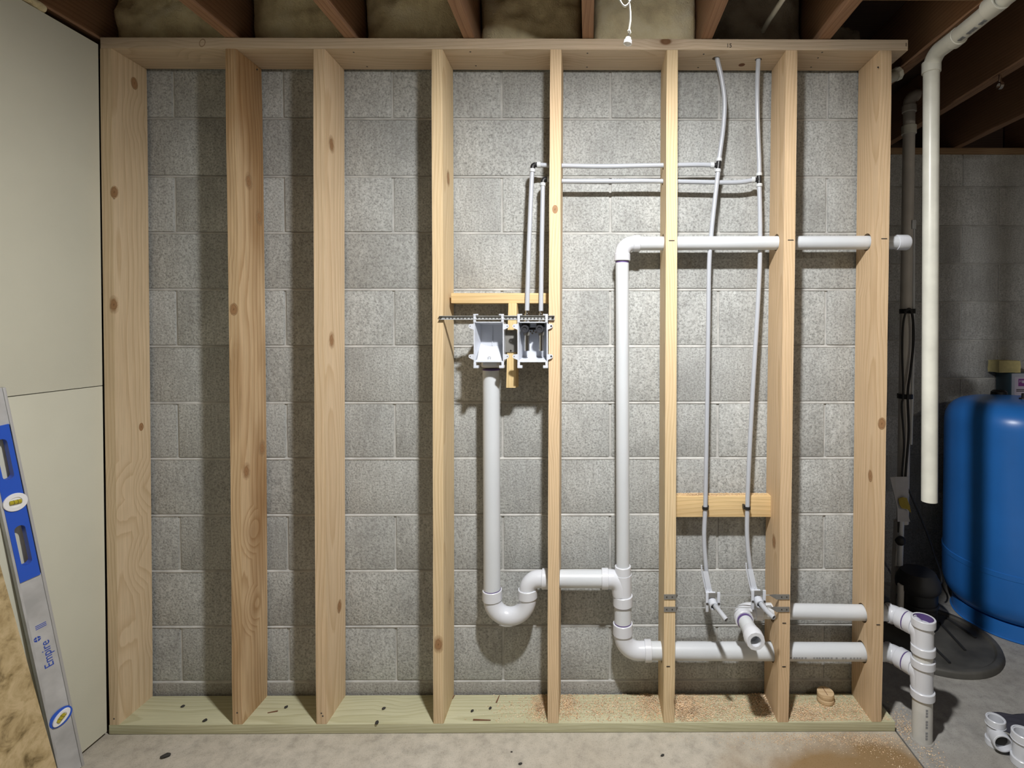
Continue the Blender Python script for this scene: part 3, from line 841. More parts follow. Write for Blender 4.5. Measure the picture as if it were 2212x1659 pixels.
# trap: hubs + U bend
xL = pp(1063.5, 1290).x; xR = pp(1140, 1290).x
zt = pp(1100, 1275).z; zU = pp(1100, 1294).z
Rb = (xR - xL) / 2
pts = [Vector((xL, PY, zt - 0.012))] + [Vector((xL + Rb - Rb * math.cos(math.pi * i / 18), PY, zU - Rb * 0.98 * math.sin(math.pi * i / 18))) for i in range(19)] + [Vector((xR, PY, zt - 0.012))]
tr = tube('trap_bend', pts, R2 * 1.03, 'pvc_fit', dr, 28)
hub('trap_hub', (xL, PY, zt + 0.003), (0, 0, -1), 0.036, 0.0345, 'pvc_fit', tr)
hub('trap_hub', (xR, PY, zt + 0.006), (0, 0, -1), 0.032, 0.0345, 'pvc_fit', tr)
lathe('primer_stain', (xL, PY, zt + 0.0055), (0, 0, -1), [(0, R2 * 0.985), (0, R2 * 1.004), (0.006, R2 * 1.004), (0.006, R2 * 0.985)], 'primer', tr, 28, close=False)
# trap elbow up and across
xe = pp(1176, 1250).x
el = tube('trap_elbow', [Vector((xR, PY, zt - 0.005))] + fillet((xR, PY, zt - 0.02), (xR, PY, za), (xe + 0.05, PY, za), 0.040, 12) + [Vector((xe + 0.012, PY, za))], R2 * 1.0, 'pvc_fit', dr, 28)
hub('elbow_hub', (pp(1171, 1250).x, PY, za), (1, 0, 0), 0.030, 0.0348, 'pvc_fit', el)
xt = pp(1345.5, 1250).x
tube('trap_arm', [(xe + 0.01, PY, za), (pp(1312, 1250).x, PY, za - 0.001)], R2, 'pvc', dr, 28)
# sanitary tee on the vent stack
zt0 = pp(1345, 1240).z; zt1 = pp(1345, 1307).z
te = tube('sanitary_tee', [(xt, PY, zt0), (xt, PY, zt1 + 0.01)], 0.0305, 'pvc_fit', dr, 28)
hub('tee_hub', (pp(1299.5, 1250).x, PY, za), (1, 0, 0), 0.024, 0.0355, 'pvc_fit', te)
tube('tee_branch', [Vector((pp(1310, 1250).x, PY, za))] + fillet((xt - 0.06, PY, za), (xt - 0.010, PY, za), (xt - 0.008, PY, za - 0.09), 0.034, 10) + [Vector((xt - 0.006, PY, za - 0.055))], 0.0315, 'pvc_fit', te, 28)
hub('tee_hub', (xt, PY, pp(1345, 1285).z), (0, 0, -1), 0.036, 0.0350, 'pvc_fit', te)
hub('reducer_hub', (xt, PY, pp(1345, 1222).z), (0, 0, -1), 0.034, 0.0288, 'pvc_fit', te)
lathe('primer_stain', (xt, PY, pp(1345, 1306).z), (0, 0, -1), [(0, 0.0296), (0, R2 * 1.012), (0.004, R2 * 1.012), (0.004, 0.0296)], 'primer', te, 28, close=False)
tube('drain_pipe', [(xt, PY, zt1 + 0.02), (xt, PY, pp(1345, 1362).z)], R2, 'pvc', dr, 28)
# lower elbow
zl = pp(1345, 1355).z
xeh = pp(1399, 1406).x
z_d0 = pp(1400, 1405.5).z
z_d1 = pp(1870, 1413).z
le = tube('drain_elbow', [Vector((xt, PY, pp(1345, 1365).z))] + fillet((xt, PY, zl), (xt, PY, z_d0), (xeh + 0.1, PY, z_d0), 0.058, 14) + [Vector((xeh, PY, z_d0))], R2 * 1.04, 'pvc_fit', dr, 28)
hub('elbow_hub', (xt, PY, pp(1345, 1345).z), (0, 0, -1), 0.040, 0.0352, 'pvc_fit', le)
hub('elbow_hub', (pp(1392, 1406).x, PY, z_d0), (1, 0, 0), 0.024, 0.0365, 'pvc_fit', le)
lathe('primer_stain', (xt, PY, pp(1345, 1344).z + 0.002), (0, 0, -1), [(0, 0.0296), (0, R2 * 1.012), (0.004, R2 * 1.012), (0.004, 0.0296)], 'primer', le, 28, close=False)
X_OUT = P(1921, 1415, PY).x
dp = tube('drain_pipe', [(xeh, PY, z_d0), (X_OUT, PY, zd - 0.002)], R2, 'pvc', dr, 28)
# manufacturer's print along the lower pipe (too small to read)
ang = math.radians(-28)
for k in range(26):
    px = 1702 + k * 6.2 + random.uniform(-1, 1)
    if random.random() < 0.15 or 1742 < px < 1748: continue
    x = P(px, 1418, PY - 0.028).x
    t_ = (x - xeh) / (X_OUT - xeh); zc = z_d0 + (zd - 0.002 - z_d0) * t_
    yy = PY - math.cos(ang) * (R2 + 0.0002); zz = zc + math.sin(ang) * 0.3 * R2
    yy = PY - math.sqrt((R2 + 0.0002) ** 2 - (zz - zc) ** 2)
    box('pipe_print', (x - 0.0032, yy - 0.0003, zz - 0.0028), (x + 0.0032, yy + 0.0018, zz + 0.0028), 'print', dp)
# vent
zv0 = pp(1345, 560).z
tube('vent_pipe', [(xt, PY, pp(1345, 1232).z), (pp(1344, 560).x, PY, zv0)], R15 * 0.97, 'pvc', dr, 28)
xv = pp(1344, 560).x
YVl = pp(1375, 526).z
ve = tube('vent_elbow', [Vector((xv, PY, zv0 + 0.002))] + fillet((xv, PY, zv0), (xv, PY, YVl), (xv + 0.2, PY, YVl), 0.040, 12) + [Vector((pp(1378, 526).x, PY, YVl))], R15 * 1.08, 'pvc_fit', dr, 28)
hub('elbow_hub', (xv, PY, pp(1344, 548).z), (0, 0, -1), 0.026, 0.0285, 'pvc_fit', ve)
hub('elbow_hub', (pp(1368, 526).x, PY, YVl), (1, 0, 0), 0.0235, 0.0288, 'pvc_fit', ve)
lathe('primer_stain', (xv, PY, pp(1344, 563).z), (0, 0, -1), [(0, 0.0225), (0, R15 * 0.99), (0.008, R15 * 0.99), (0.008, 0.0225)], 'primer', ve, 28, close=False)
XV1 = P(1950, 524, PY).x
YVr = pp(1940, 524).z
tube('vent_run', [(pp(1376, 526).x, PY, YVl), (XV1, PY, YVr)], R15, 'pvc', dr, 28)
cx0 = P(1936, 523, PY).x; cx1 = P(1963, 523, PY).x
lathe('vent_cap', (cx0, PY, YVr), (1, 0, 0), [(0, R15), (0.0, 0.0272), (cx1 - cx0 - 0.008, 0.0272), (cx1 - cx0 - 0.002, 0.024), (cx1 - cx0, 0.018), (cx1 - cx0, 0)], 'pvc_fit', dr, 28)
# sink branch: stub-out, elbow, pipe to the stack
zs0 = pp(1640, 1319).z
xs0 = pp(1597, 1316).x
bp_ = tube('branch_pipe', [(pp(1630, 1318).x, PY, zs0), (X_OUT, PY, zu - 0.001)], 0.0265, 'pvc', dr, 28)
se = tube('stub_elbow', [Vector((xs0 + 0.075, PY, zs0))] + fillet((xs0 + 0.1, PY, zs0), (xs0, PY, zs0), (xs0, PY - 0.2, zs0), 0.040, 12) + [Vector((xs0, PY - 0.052, zs0))], 0.0275, 'pvc_fit', dr, 28)
hub('elbow_hub', (xs0 + 0.052, PY, zs0), (1, 0, 0), 0.026, 0.0318, 'pvc_fit', se)
hub('elbow_hub', (xs0, PY - 0.040, zs0), (0, -1, 0), 0.024, 0.0318, 'pvc_fit', se)
lathe('primer_stain', (xs0, PY - 0.063, zs0), (0, -1, 0), [(0, 0.022), (0, 0.0262), (0.010, 0.0262), (0.010, 0.022)], 'primer', se, 28, close=False)
su = tube('stub_pipe', [(xs0, PY - 0.05, zs0), (xs0, PY - 0.150, zs0)], 0.0242, 'pvc', dr, 28)
lathe('trap_adapter', (xs0, PY - 0.120, zs0), (0, -1, 0), [(0, 0.0255), (0.006, 0.0275), (0.028, 0.0275), (0.029, 0.0315), (0.060, 0.0305), (0.062, 0.029), (0.062, 0.0175), (0.030, 0.0165), (0.030, 0.0)], 'pvc_fit', dr, 12)
# stack beside the wall with two sanitary tees
SX, SY = 1.128, -0.030
tube('stack_pipe', [(SX, SY, -0.003), (SX, SY, 0.160)], R2, 'pvc_stack', dr, 28)
tube('stack_pipe', [(SX, SY, 0.255), (SX, SY, 0.315)], R2 * 0.99, 'pvc_stack', dr, 28)
lathe('stack_collar', (SX, SY, -0.003), (0, 0, 1), [(0, 0.036), (0.003, 0.034), (0.004, R2)], 'floor_r', dr, 28)
for zb, zt_, zbr, top in ((0.143, 0.274, zd - 0.004, False), (0.293, 0.412, zu - 0.002, True)):
    t2 = tube('stack_tee', [(SX, SY, zb + 0.004), (SX, SY, zt_ - (0.024 if top else 0.004))], 0.0308, 'pvc_fit', dr, 28, 0.004)
    hub('tee_hub', (SX, SY, zb), (0, 0, 1), 0.026, 0.0366, 'pvc_fit', t2, 0.0285)
    hub('tee_hub', (SX, SY, zt_), (0, 0, -1), 0.026, 0.0366, 'pvc_fit', t2, 0.0305)
    if top:
        lathe('primer_stain', (SX, SY, zt_ - 0.0015), (0, 0, -1), [(0, 0.0302), (0.030, 0.0300), (0.030, 0.0262), (0.031, 0.0262), (0.034, 0.0)], 'primer', t2, 28, close=False)
    bx = Vector((X_OUT + 0.008, PY, zbr)); tx = Vector((SX, SY, zbr))
    v = (tx - bx); v.z = 0; v.normalize()
    # 45 degree elbow out of the wall
    e45 = tube('branch_elbow', [Vector((X_OUT - 0.008, PY, zbr))] + fillet((bx.x - 0.1, PY, zbr), bx, bx + v * 0.1, 0.030, 6) + [bx + v * 0.050], R2 * 1.03, 'pvc_fit', dr, 28)
    hub('elbow_hub', bx + v * 0.026, v, 0.026, 0.0350, 'pvc_fit', e45)
    hub('elbow_hub', Vector((X_OUT - 0.004, PY, zbr)), (1, 0, 0), 0.010, 0.0345, 'pvc_fit', e45)
    lathe('primer_stain', bx + v * 0.0518, v, [(0, 0.028), (0, 0.0326), (0.0045, 0.0326), (0.0045, 0.028)], 'primer', e45, 28, close=False)
    hub('tee_hub', bx + v * 0.056, v, 0.026, 0.0350, 'pvc_fit', t2)
    dist = (tx - bx); dist.z = 0; dd = dist.length
    tube('tee_branch', [bx + v * 0.075] + fillet(bx + v * 0.05, bx + v * (dd - 0.012), bx + v * (dd - 0.004) + Vector((0, 0, -0.08)), 0.030, 10) + [bx + v * (dd - 0.006) + Vector((0, 0, -0.058))], 0.0300, 'pvc_fit', t2, 28)
    lathe('boss', (SX + 0.029, SY - 0.010, (zb + zt_) / 2 + 0.012), (1, -0.3, 0), [(0, 0.003), (0.003, 0.002), (0.003, 0)], 'pvc_fit', t2, 8)
for k in range(11):
    zc = 0.022 + k * 0.0095
    if k in (3, 7): continue
    box('pipe_print', (SX - 0.0035 - 0.004, SY - R2 - 0.0002, zc - 0.0035), (SX + 0.0035 - 0.004, SY - R2 + 0.0015, zc + 0.0035), 'print', dr)

# ------------------------------------------------------------------ two plastic water lines
RP = 0.0080
def ring(p, d, parent, l=0.011, r=0.0105, name='crimp_ring', mat='crimp'):
    d = Vector(d).normalized()
    lathe(name, Vector(p) - d * l / 2, d, [(0, RP), (0, r - 0.001), (0.001, r), (l - 0.001, r), (l, r - 0.001), (l, RP)], mat, parent, 18, close=False)
def water_line(label, up_px, down_px, tee_px, br_px, elbow_px, drop_px, y, stub_px, yb):
    w = thing('water_line', label, 'water pipe', P(tee_px[0], tee_px[1], y), 'white plastic water lines')
    tee = P(tee_px[0], tee_px[1], y)
    up = [P(a, b, yy) for a, b, yy in up_px]
    top = [up[0] + Vector((0, 0, 0.06))] + up
    ptsu = catmull(top + [tee + Vector((0, 0, 0.012))], 6)
    tube('riser_tube', ptsu, RP, 'pex', w, 14)
    dn = [P(a, b, yy) for a, b, yy in down_px]
    ptsd = catmull([tee - Vector((0, 0, 0.012))] + dn, 8)
    dt = tube('supply_tube', ptsd, RP, 'pex', w, 14, 0.0018)
    # tee
    bm = bmesh.new()
    dirn = (up[-1] - dn[0]).normalized()
    bm_tube(bm, [tee - dirn * 0.017, tee + dirn * 0.017], 0.0088, 14)
    bm_tube(bm, [tee, tee - Vector((0.018, 0, 0))], 0.0082, 14)
    finish('tee_fitting', bm, 'black', w)
    ring(tee + dirn * 0.019, dirn, w); ring(tee - dirn * 0.019, dirn, w)
    ring(tee - Vector((0.022, 0, 0)), (1, 0, 0), w, 0.013)
    # branch through the studs to the elbow, then the drop to the valve
    br = [P(a, b, yy) for a, b, yy in br_px]
    elb = P(elbow_px[0], elbow_px[1], elbow_px[2])
    tube('branch_tube', catmull([elb + Vector((0.012, 0, 0))] + br + [tee - Vector((0.016, 0, 0))], 8), RP, 'pex', w, 14)
    dd = [P(a, b, yy) for a, b, yy in drop_px]
    ddir = (dd[0] - elb).normalized()
    tube('drop_tube', catmull([elb + ddir * 0.012] + dd, 6), RP, 'pex', w, 14)
    bm = bmesh.new()
    bm_tube(bm, fillet(elb + Vector((0.03, 0, 0)), elb, elb + ddir * 0.03, 0.010, 6), 0.0088, 14)
    bm_tube(bm, [elb + Vector((0.010, 0, 0)), elb + Vector((0.016, 0, 0))], 0.0088, 14)
    bm_tube(bm, [elb + ddir * 0.010, elb + ddir * 0.016], 0.0088, 14)
    finish('elbow_fitting', bm, 'black', w)
    ring(elb + Vector((0.021, 0, 0)), (1, 0, 0), w, 0.013)
    ring(elb + ddir * 0.020, ddir, w, 0.012)
    return w
yA = PY
water_line('white water line with the upper branch, its riser left of the other', [(1549, 124, 0.055), (1558, 165, 0.06), (1565, 215, 0.065), (1563, 270, PY), (1556, 325, PY)],
           [(1548, 400, PY), (1538, 490, PY), (1532, 570, PY), (1530, 700, PY), (1528, 850, PY), (1525.5, 1000, PY), (1523.5, 1097, PY), (1521, 1160, 0.068), (1525, 1225, 0.062), (1530, 1268, 0.058), (1534, 1284, 0.048), (1540, 1303, 0.02), (1549, 1314, -0.03), (1559, 1326, -0.06), (1569, 1339, -0.08)],
           (1552, 357), [(1195, 357.5, PY), (1300, 359.5, PY), (1380, 358, PY), (1450, 357, PY), (1510, 356, PY)], (1151, 356, PY), [(1148, 400, PY), (1143, 520, 0.065), (1138.5, 671, 0.052)], PY, None, None)
yB = PY + 0.012
water_line('white water line with the lower branch, nearer the right stud', [(1638, 130, 0.062), (1636, 180, 0.066), (1636, 240, 0.072), (1638, 300, 0.08), (1640, 350, yB)],
           [(1641, 430, yB), (1642, 500, yB), (1641, 580, yB), (1636, 680, 0.078), (1627, 830, 0.074), (1618, 1000, PY), (1614.5, 1097, PY), (1614, 1160, 0.068), (1620, 1222, 0.062), (1627, 1262, 0.058), (1632, 1279, 0.048), (1638, 1298, 0.02), (1646, 1307, -0.02), (1658, 1321, -0.055), (1672, 1334, -0.08)],
           (1640, 388.5), [(1205, 391, yB), (1300, 391.5, yB), (1400, 391, yB), (1500, 393, yB), (1590, 394, yB)], (1173, 387, yB), [(1172, 440, 0.075), (1170, 550, 0.068), (1168.5, 672, 0.052)], yB, None, None)

# black clips on the cleat
for px, lb, s in ((1523.5, 'black clip holding the left water line to the cleat', 1), (1614.5, 'black clip holding the right water line to the cleat', -1)):
    t = thing('pipe_clip', lb, 'clip', P(px, 1097, PY), 'pipe clips on the cleat')
    c = P(px, 1097, PY)
    lathe('clip_band', c + Vector((0, 0, 0.005)), (0, 0, -1), [(0, RP + 0.0003), (0, RP + 0.003), (0.010, RP + 0.003), (0.010, RP + 0.0003)], 'black', t, 18, close=False)
    box('clip_base', (c.x + s * 0.009 - 0.004, c.y, c.z - 0.006), (c.x + s * 0.009 + 0.004, CLY - 0.0005, c.z + 0.008), 'black', t, 0.001)

# perforated steel straps across the bay
for py, lb in ((1289, 'upper thin steel strap nailed across the bay below the cleat'), (1316, 'lower thin steel strap nailed across the bay below the cleat')):
    zc = P(1560, py, 0.02).z
    za_ = P(1447, py, 0).z; zb_ = P(1693, py, 0).z
    t = thing('mounting_strap', lb, 'strap', P(1560, py, 0.02), 'steel mounting straps')
    l1 = P(1458.5, py, 0).x + 0.0005; l2 = P(1681, py, 0).x - 0.006
    box('strap_end', (P(1434, py, 0).x, -0.0022, za_ - 0.0085), (l1 + 0.002, -0.0004, za_ + 0.0085), 'strap', t)
    box('strap_end', (l2 - 0.002, -0.0022, zb_ - 0.0085), (P(1705, py, 0).x, -0.0004, zb_ + 0.0085), 'strap', t)
    bm = bmesh.new()
    yk = 0.030
    prof = [(l1, -0.002), (l1 + 0.0005, 0.016), (l1 + 0.012, yk), (l2 - 0.012, yk), (l2 - 0.0005, 0.016), (l2, -0.002)]
    # twisted so that it runs flat between the studs
    bm_box(bm, (l1 + 0.010, yk - 0.0018, zc - 0.0007), (l2 - 0.010, yk + 0.0018, zc + 0.0007))
    finish('strap_band', bm, 'steel', t)
    for (a, b, zq) in ((l1, l1 + 0.014, za_), (l2, l2 - 0.014, zb_)):
        bm = bmesh.new()
        v = [bm.verts.new(q) for q in ((a, -0.002, zq - 0.0085), (a, -0.002, zq + 0.0085), (b, yk - 0.003, zc + 0.001), (b, yk + 0.002, zc - 0.001))]
        bm.faces.new((v[0], v[1], v[2], v[3]))
        r_ = bmesh.ops.extrude_face_region(bm, geom=list(bm.faces))
        bmesh.ops.translate(bm, verts=[e for e in r_['geom'] if isinstance(e, bmesh.types.BMVert)], vec=(0, 0.001, 0.0012))
        finish('strap_twist', bm, 'strap', t)
    for xx, zq in ((P(1440, py, 0).x, za_), (P(1452, py, 0).x, za_), (P(1688, py, 0).x, zb_), (P(1699, py, 0).x, zb_)):
        lathe('nail_head', (xx, -0.0020, zq), (0, -1, 0), [(0, 0.0026), (0.0012, 0.0022), (0.0012, 0)], 'screw', t, 8)

# white bend supports that turn the lines out of the wall
def bend_support(cx, cy, lb):
    t = thing('bend_support', lb, 'bracket', P(cx, cy, 0.02), 'white bend supports')
    yf = 0.010
    c = P(cx, cy, yf)
    # two ear plates
    for dx in (-0.019, 0.021):
        bm = bmesh.new()
        bm_box(bm, (c.x + dx - 0.0048, yf - 0.004, c.z - 0.030), (c.x + dx + 0.0048, yf + 0.003, c.z + 0.036)); bevel_all(bm, 0.0012)
        e = finish('ear_plate', bm, 'whiteplastic', t)
        lathe('screw', (c.x + dx, yf - 0.004, c.z - 0.002), (0, -1, 0), [(0, 0.0042), (0.0015, 0.0036), (0.0015, 0)], 'screw', e, 10)
    bm = bmesh.new(); bm_box(bm, (c.x - 0.019, yf + 0.000, c.z + 0.018), (c.x + 0.021, yf + 0.004, c.z + 0.032)); finish('steel_clip', bm, 'strap', t)
    # bent channel body
    base = Vector((c.x + 0.001, yf - 0.006, c.z))
    path = fillet(base + Vector((0, -0.02, -0.004)), base + Vector((0, 0.042, 0.006)), base + Vector((-0.016, 0.050, 0.085)), 0.036, 12)
    path = [base + Vector((0, -0.014, -0.004))] + path + [base + Vector((-0.0165, 0.0505, 0.090))]
    tube('support_collar', path[:2], 0.0145, 'whiteplastic', t, 18, 0.004)
    up = path[2:]
    bm = bmesh.new()
    n = len(up)
    rows = []
    for i, p_ in enumerate(up):
        w_ = 0.0175 - 0.0075 * min(1.0, i / (n - 1) * 1.15)
        fwd = Vector((0, -1, 0.25)).normalized()
        rows.append([bm.verts.new(p_ + Vector((-w_, 0, 0)) + fwd * 0.009), bm.verts.new(p_ + Vector((w_ * 0.75, 0, 0)) + fwd * 0.012),
                     bm.verts.new(p_ + Vector((w_ * 0.75, 0, 0)) + fwd * 0.0095), bm.verts.new(p_ + Vector((-w_, 0, 0)) + fwd * 0.0065)])
    for a, b in zip(rows, rows[1:]):
        for q in range(4): bm.faces.new((a[q], a[(q + 1) % 4], b[(q + 1) % 4], b[q]))
    bm.faces.new(rows[0]); bm.faces.new(rows[-1][::-1])
    finish('bent_channel', bm, 'whiteplastic', t)
    top = up[-1]
    tube('channel_rib', [p_ + Vector((-0.013, -0.006, 0)) for p_ in up] + [top + Vector((-0.0145, -0.006, 0.022))], 0.0028, 'whiteplastic', t, 8)
    tube('channel_rib', [p_ + Vector((-0.001, -0.0125, 0.002)) for p_ in up[:-2]], 0.0016, 'whiteplastic', t, 8)
    m_ = up[max(0, n - 5)]
    tube('cross_pin', [m_ + Vector((-0.013, -0.011, 0)), m_ + Vector((0.017, -0.011, 0))], 0.0042, 'whiteplastic', t, 10)
bend_support(1539, 1302, 'white bend support on the left water line stub')
bend_support(1637.5, 1297, 'white bend support on the right water line stub')

# ------------------------------------------------------------------ washing machine outlet boxes on a telescoping bar
bar = thing('bracket_bar', 'galvanised telescoping bracket bar holding the two outlet boxes', 'bracket', P(1072, 687, -0.006))
zb0, zb1 = P(1072, 691.5, -0.006).z, P(1072, 681.5, -0.006).z
def channel(name, x0, x1, z0, z1, y, mat, parent, t=0.0012):
    bm = bmesh.new()
    bm_box(bm, (x0, y, z0), (x1, y + t, z1))
    bm_box(bm, (x0, y - 0.006, z1 - t), (x1, y + t, z1)); bm_box(bm, (x0, y - 0.006, z0), (x1, y + t, z0 + t))
    return finish(name, bm, mat, parent)
xb0, xb1 = P(948, 687, -0.006).x, P(1198, 687, -0.006).x
channel('inner_channel', xb0, P(1120, 687, 0).x, zb0 + 0.0012, zb1 - 0.0012, -0.0035, 'steel', bar)
oc = channel('outer_channel', P(1082, 687, 0).x, xb1, zb0, zb1, -0.002, 'steel', bar)
for k in range(30):
    x = xb0 + 0.02 + k * (xb1 - xb0 - 0.03) / 30
    box('tooth', (x, -0.0045, (zb0 + zb1) / 2 - 0.003), (x + 0.004, -0.0030, (zb0 + zb1) / 2 + 0.0005), 'screw', bar)
for x in (xb0 + 0.006, xb1 - 0.006):
    lathe('screw', (x, -0.004, (zb0 + zb1) / 2), (0, -1, 0), [(0, 0.0045), (0.002, 0.004), (0.002, 0)], 'chrome', bar, 12)
def outlet_box(x0p, x1p, label, kind):
    yf = -0.008
    a = P(x0p, 695, yf); b = P(x1p, 783, yf)
    x0, x1, z1, z0 = a.x, b.x, a.z, b.z
    t = thing('outlet_box', label, 'outlet box', ((x0 + x1) / 2, yf, z0), 'washing machine outlet boxes')
    dep = 0.072; w = 0.004
    bm = bmesh.new()
    # open tray: outer and inner shells with a slightly tapered cavity and sloping floor
    O = [(x0, z0), (x1, z0), (x1, z1), (x0, z1)]
    I = [(x0 + w, z0 + w), (x1 - w, z0 + w), (x1 - w, z1 - w), (x0 + w, z1 - w)]
    sh = 0.007
    B = [(x0 + w + sh, z0 + w + 0.012), (x1 - w - sh, z0 + w + 0.012), (x1 - w - sh, z1 - w - sh * 0.6), (x0 + w + sh, z1 - w - sh * 0.6)]
    OB = [(x0 + sh * 0.7, z0 + 0.004), (x1 - sh * 0.7, z0 + 0.004), (x1 - sh * 0.7, z1 - sh * 0.4), (x0 + sh * 0.7, z1 - sh * 0.4)]
    def ringv(q, y): return [bm.verts.new((p_[0], y, p_[1])) for p_ in q]
    f0, f1, b1, b0 = ringv(O, yf), ringv(I, yf), ringv(B, yf + dep - 0.003), ringv(OB, yf + dep)
    for r_, s_ in ((f0, f1), (f1, b1), (b0, f0)):
        for k in range(4): bm.faces.new((r_[k], r_[(k + 1) % 4], s_[(k + 1) % 4], s_[k]))
    bm.faces.new(b1); bm.faces.new(b0)
    edges = [e for e in bm.edges if all(v in f0 or v in f1 for v in e.verts)]
    bmesh.ops.bevel(bm, geom=edges, offset=0.0012, segments=2, affect='EDGES')
    body = finish('box_body', bm, 'whiteplastic', t)
    # hooks for the bar on top and below
    zt1 = P(x0p, 678.5, yf).z; zbt = P(x0p, 795, yf).z
    for s_, xx in ((1, x0), (-1, x1)):
        lo, hi = sorted((xx, xx + s_ * 0.0085))
        box('bar_hook', (lo, yf - 0.001, z1 - 0.002), (hi, yf + 0.006, zt1), 'whiteplastic', t, 0.001)
        lo, hi = sorted((xx, xx + s_ * 0.016))
        box('bar_hook', (lo - 0.0002, yf - 0.0014, zt1 - 0.0035), (hi + 0.0002, yf + 0.0064, zt1 + 0.0005), 'whiteplastic', t, 0.001)
        lo, hi = sorted((xx, xx + s_ * 0.0085))
        box('bar_hook', (lo, yf - 0.001, zbt), (hi, yf + 0.006, z0 + 0.001), 'whiteplastic', t, 0.001)
        lo, hi = sorted((xx, xx + s_ * 0.016))
        box('bar_hook', (lo - 0.0002, yf - 0.0014, zbt - 0.0005), (hi + 0.0002, yf + 0.020, zbt + 0.0085), 'whiteplastic', t, 0.001)
        # mounting ears
        for zc in (P(x0p, 704.5, yf).z, P(x0p, 770, yf).z):
            bm = bmesh.new()
            ex = -s_ * 0.0165
            pl = [(xx + s_ * 0.001, zc + 0.0075), (xx + ex * 0.75, zc + 0.0070), (xx + ex, zc + 0.003), (xx + ex, zc - 0.002), (xx + ex * 0.8, zc - 0.006), (xx + s_ * 0.001, zc - 0.0125)]
            v0 = [bm.verts.new((p_[0], yf + 0.001, p_[1])) for p_ in pl]; v1 = [bm.verts.new((p_[0], yf + 0.0045, p_[1])) for p_ in pl]
            bm.faces.new(v0); bm.faces.new(v1[::-1])
            for k in range(len(pl)): bm.faces.new((v0[k], v0[(k + 1) % len(pl)], v1[(k + 1) % len(pl)], v1[k]))
            e = finish('mounting_ear', bm, 'whiteplastic', t)
            big = kind == 'valve' and s_ == -1
            lathe('screw' if big else 'screw_hole', (xx + ex * 0.68, yf + 0.0012, zc), (0, -1, 0), [(0, 0.0036 if big else 0.0018), (0.0006, 0.0032 if big else 0.0016), (0.0006, 0)], 'screw', e, 10)
    if kind == 'drain':
        cx = (x0 + x1) / 2
        box('moulded_rib', (cx - 0.0008, yf + dep - 0.006, z0 + 0.055), (cx + 0.0008, yf + dep - 0.002, z1 - 0.014), 'whiteplastic', t)
        # sloping drain well at the bottom of the box
        bm = bmesh.new()
        n = 14; top = []; bot = []
        for i in range(n + 1):
            u = i / n; xx = x0 + 0.009 + (x1 - x0 - 0.018) * u
            sag = 0.010 * (1 - (2 * u - 1) ** 2)
            top.append(bm.verts.new((xx, yf + dep - 0.004, z0 + 0.062 - sag))); bot.append(bm.verts.new((xx, yf + 0.012, z0 + 0.006)))
        for i in range(n): bm.faces.new((top[i], top[i + 1], bot[i + 1], bot[i]))
        finish('drain_well', bm, 'whiteplastic', t)
        # tail socket below the box
        lathe('tail_socket', (sx, PY, z0 + 0.012), (0, 0, -1), [(0, 0.034), (0.030, 0.0345), (0.032, 0.0335), (0.032, 0.030), (0.002, 0.030)], 'pvc_fit', t, 28, close=False)
        box('socket_web', (cx - 0.024, yf + 0.020, z0 - 0.012), (cx + 0.024, yf + dep - 0.004, z0 + 0.001), 'whiteplastic', t, 0.002)
        lathe('primer_stain', (sx, PY, z_top + 0.004), (0, 0, -1), [(0, R2 * 0.97), (0, R2 * 1.004), (0.005, R2 * 1.004), (0.005, R2 * 0.97)], 'primer', t, 28, close=False)
        tube('knockout_mark', [(cx - 0.004, yf + 0.0135, z0 + 0.011), (cx - 0.006, yf + 0.016, z0 + 0.016), (cx - 0.001, yf + 0.018, z0 + 0.019), (cx + 0.004, yf + 0.016, z0 + 0.016), (cx + 0.003, yf + 0.0135, z0 + 0.011)], 0.0008, 'strap', t, 6)
    else:
        for px, tpx in ((1133.5, 1138.5), (1165.5, 1168.5)):
            c = P(px, 711, -0.002)
            vx = P(tpx, 676, 0.052).x
            v = bmesh.new()
            bm_lathe(v, c + Vector((0, 0.022, 0)), (0, -1, 0), [(0, 0.006), (0.006, 0.009), (0.010, 0.0145), (0.022, 0.0145), (0.024, 0.013), (0.024, 0.008), (0.021, 0.007), (0.021, 0)], 10)
            kn = finish('valve_knob', v, 'knob', t)
            box('valve_block', (c.x - 0.012, c.y + 0.014, c.z + 0.006), (c.x + 0.014, c.y + 0.046, c.z + 0.024), 'black', t, 0.002)
            tube('valve_outlet', [c + Vector((0.004, 0.022, -0.012)), c + Vector((0.004, 0.022, -0.074))], 0.0092, 'chrome', t, 18, 0.001)
            lathe('outlet_nut', c + Vector((0.004, 0.022, -0.010)), (0, 0, -1), [(0, 0.0105), (0.010, 0.0105), (0.012, 0.0095)], 'strap', t, 8)
            tp_ = P(tpx, 683, 0.052)
            lathe('valve_inlet', Vector((tp_.x, 0.052, z1 - 0.004)), (0, 0, 1), [(0, 0.0075), (0.004, 0.0095), (0.012, 0.0095), (0.014, 0.0065), (0.026, 0.0065), (0.027, 0.009), (0.033, 0.009), (0.034, 0.006), (0.048, 0.006)], 'chrome', t, 16)
        c0 = P(1150, 715, 0.03)
        for dx, dz in ((-0.006, -0.002), (0.0, -0.008), (0.004, 0.0), (0.012, -0.004)):
            lathe('brass_screw', c0 + Vector((dx, 0, dz)), (0, -1, 0), [(0, 0.0035), (0.003, 0.003), (0.003, 0)], 'chrome', t, 8)
        box('valve_bridge', (c0.x - 0.016, 0.028, c0.z + 0.004), (c0.x + 0.02, 0.036, c0.z + 0.012), 'black', t)
    return t
outlet_box(1022.5, 1088.5, 'empty white outlet box over the standpipe', 'drain')
outlet_box(1117.5, 1183.5, 'white outlet box with two black valve knobs', 'valve')
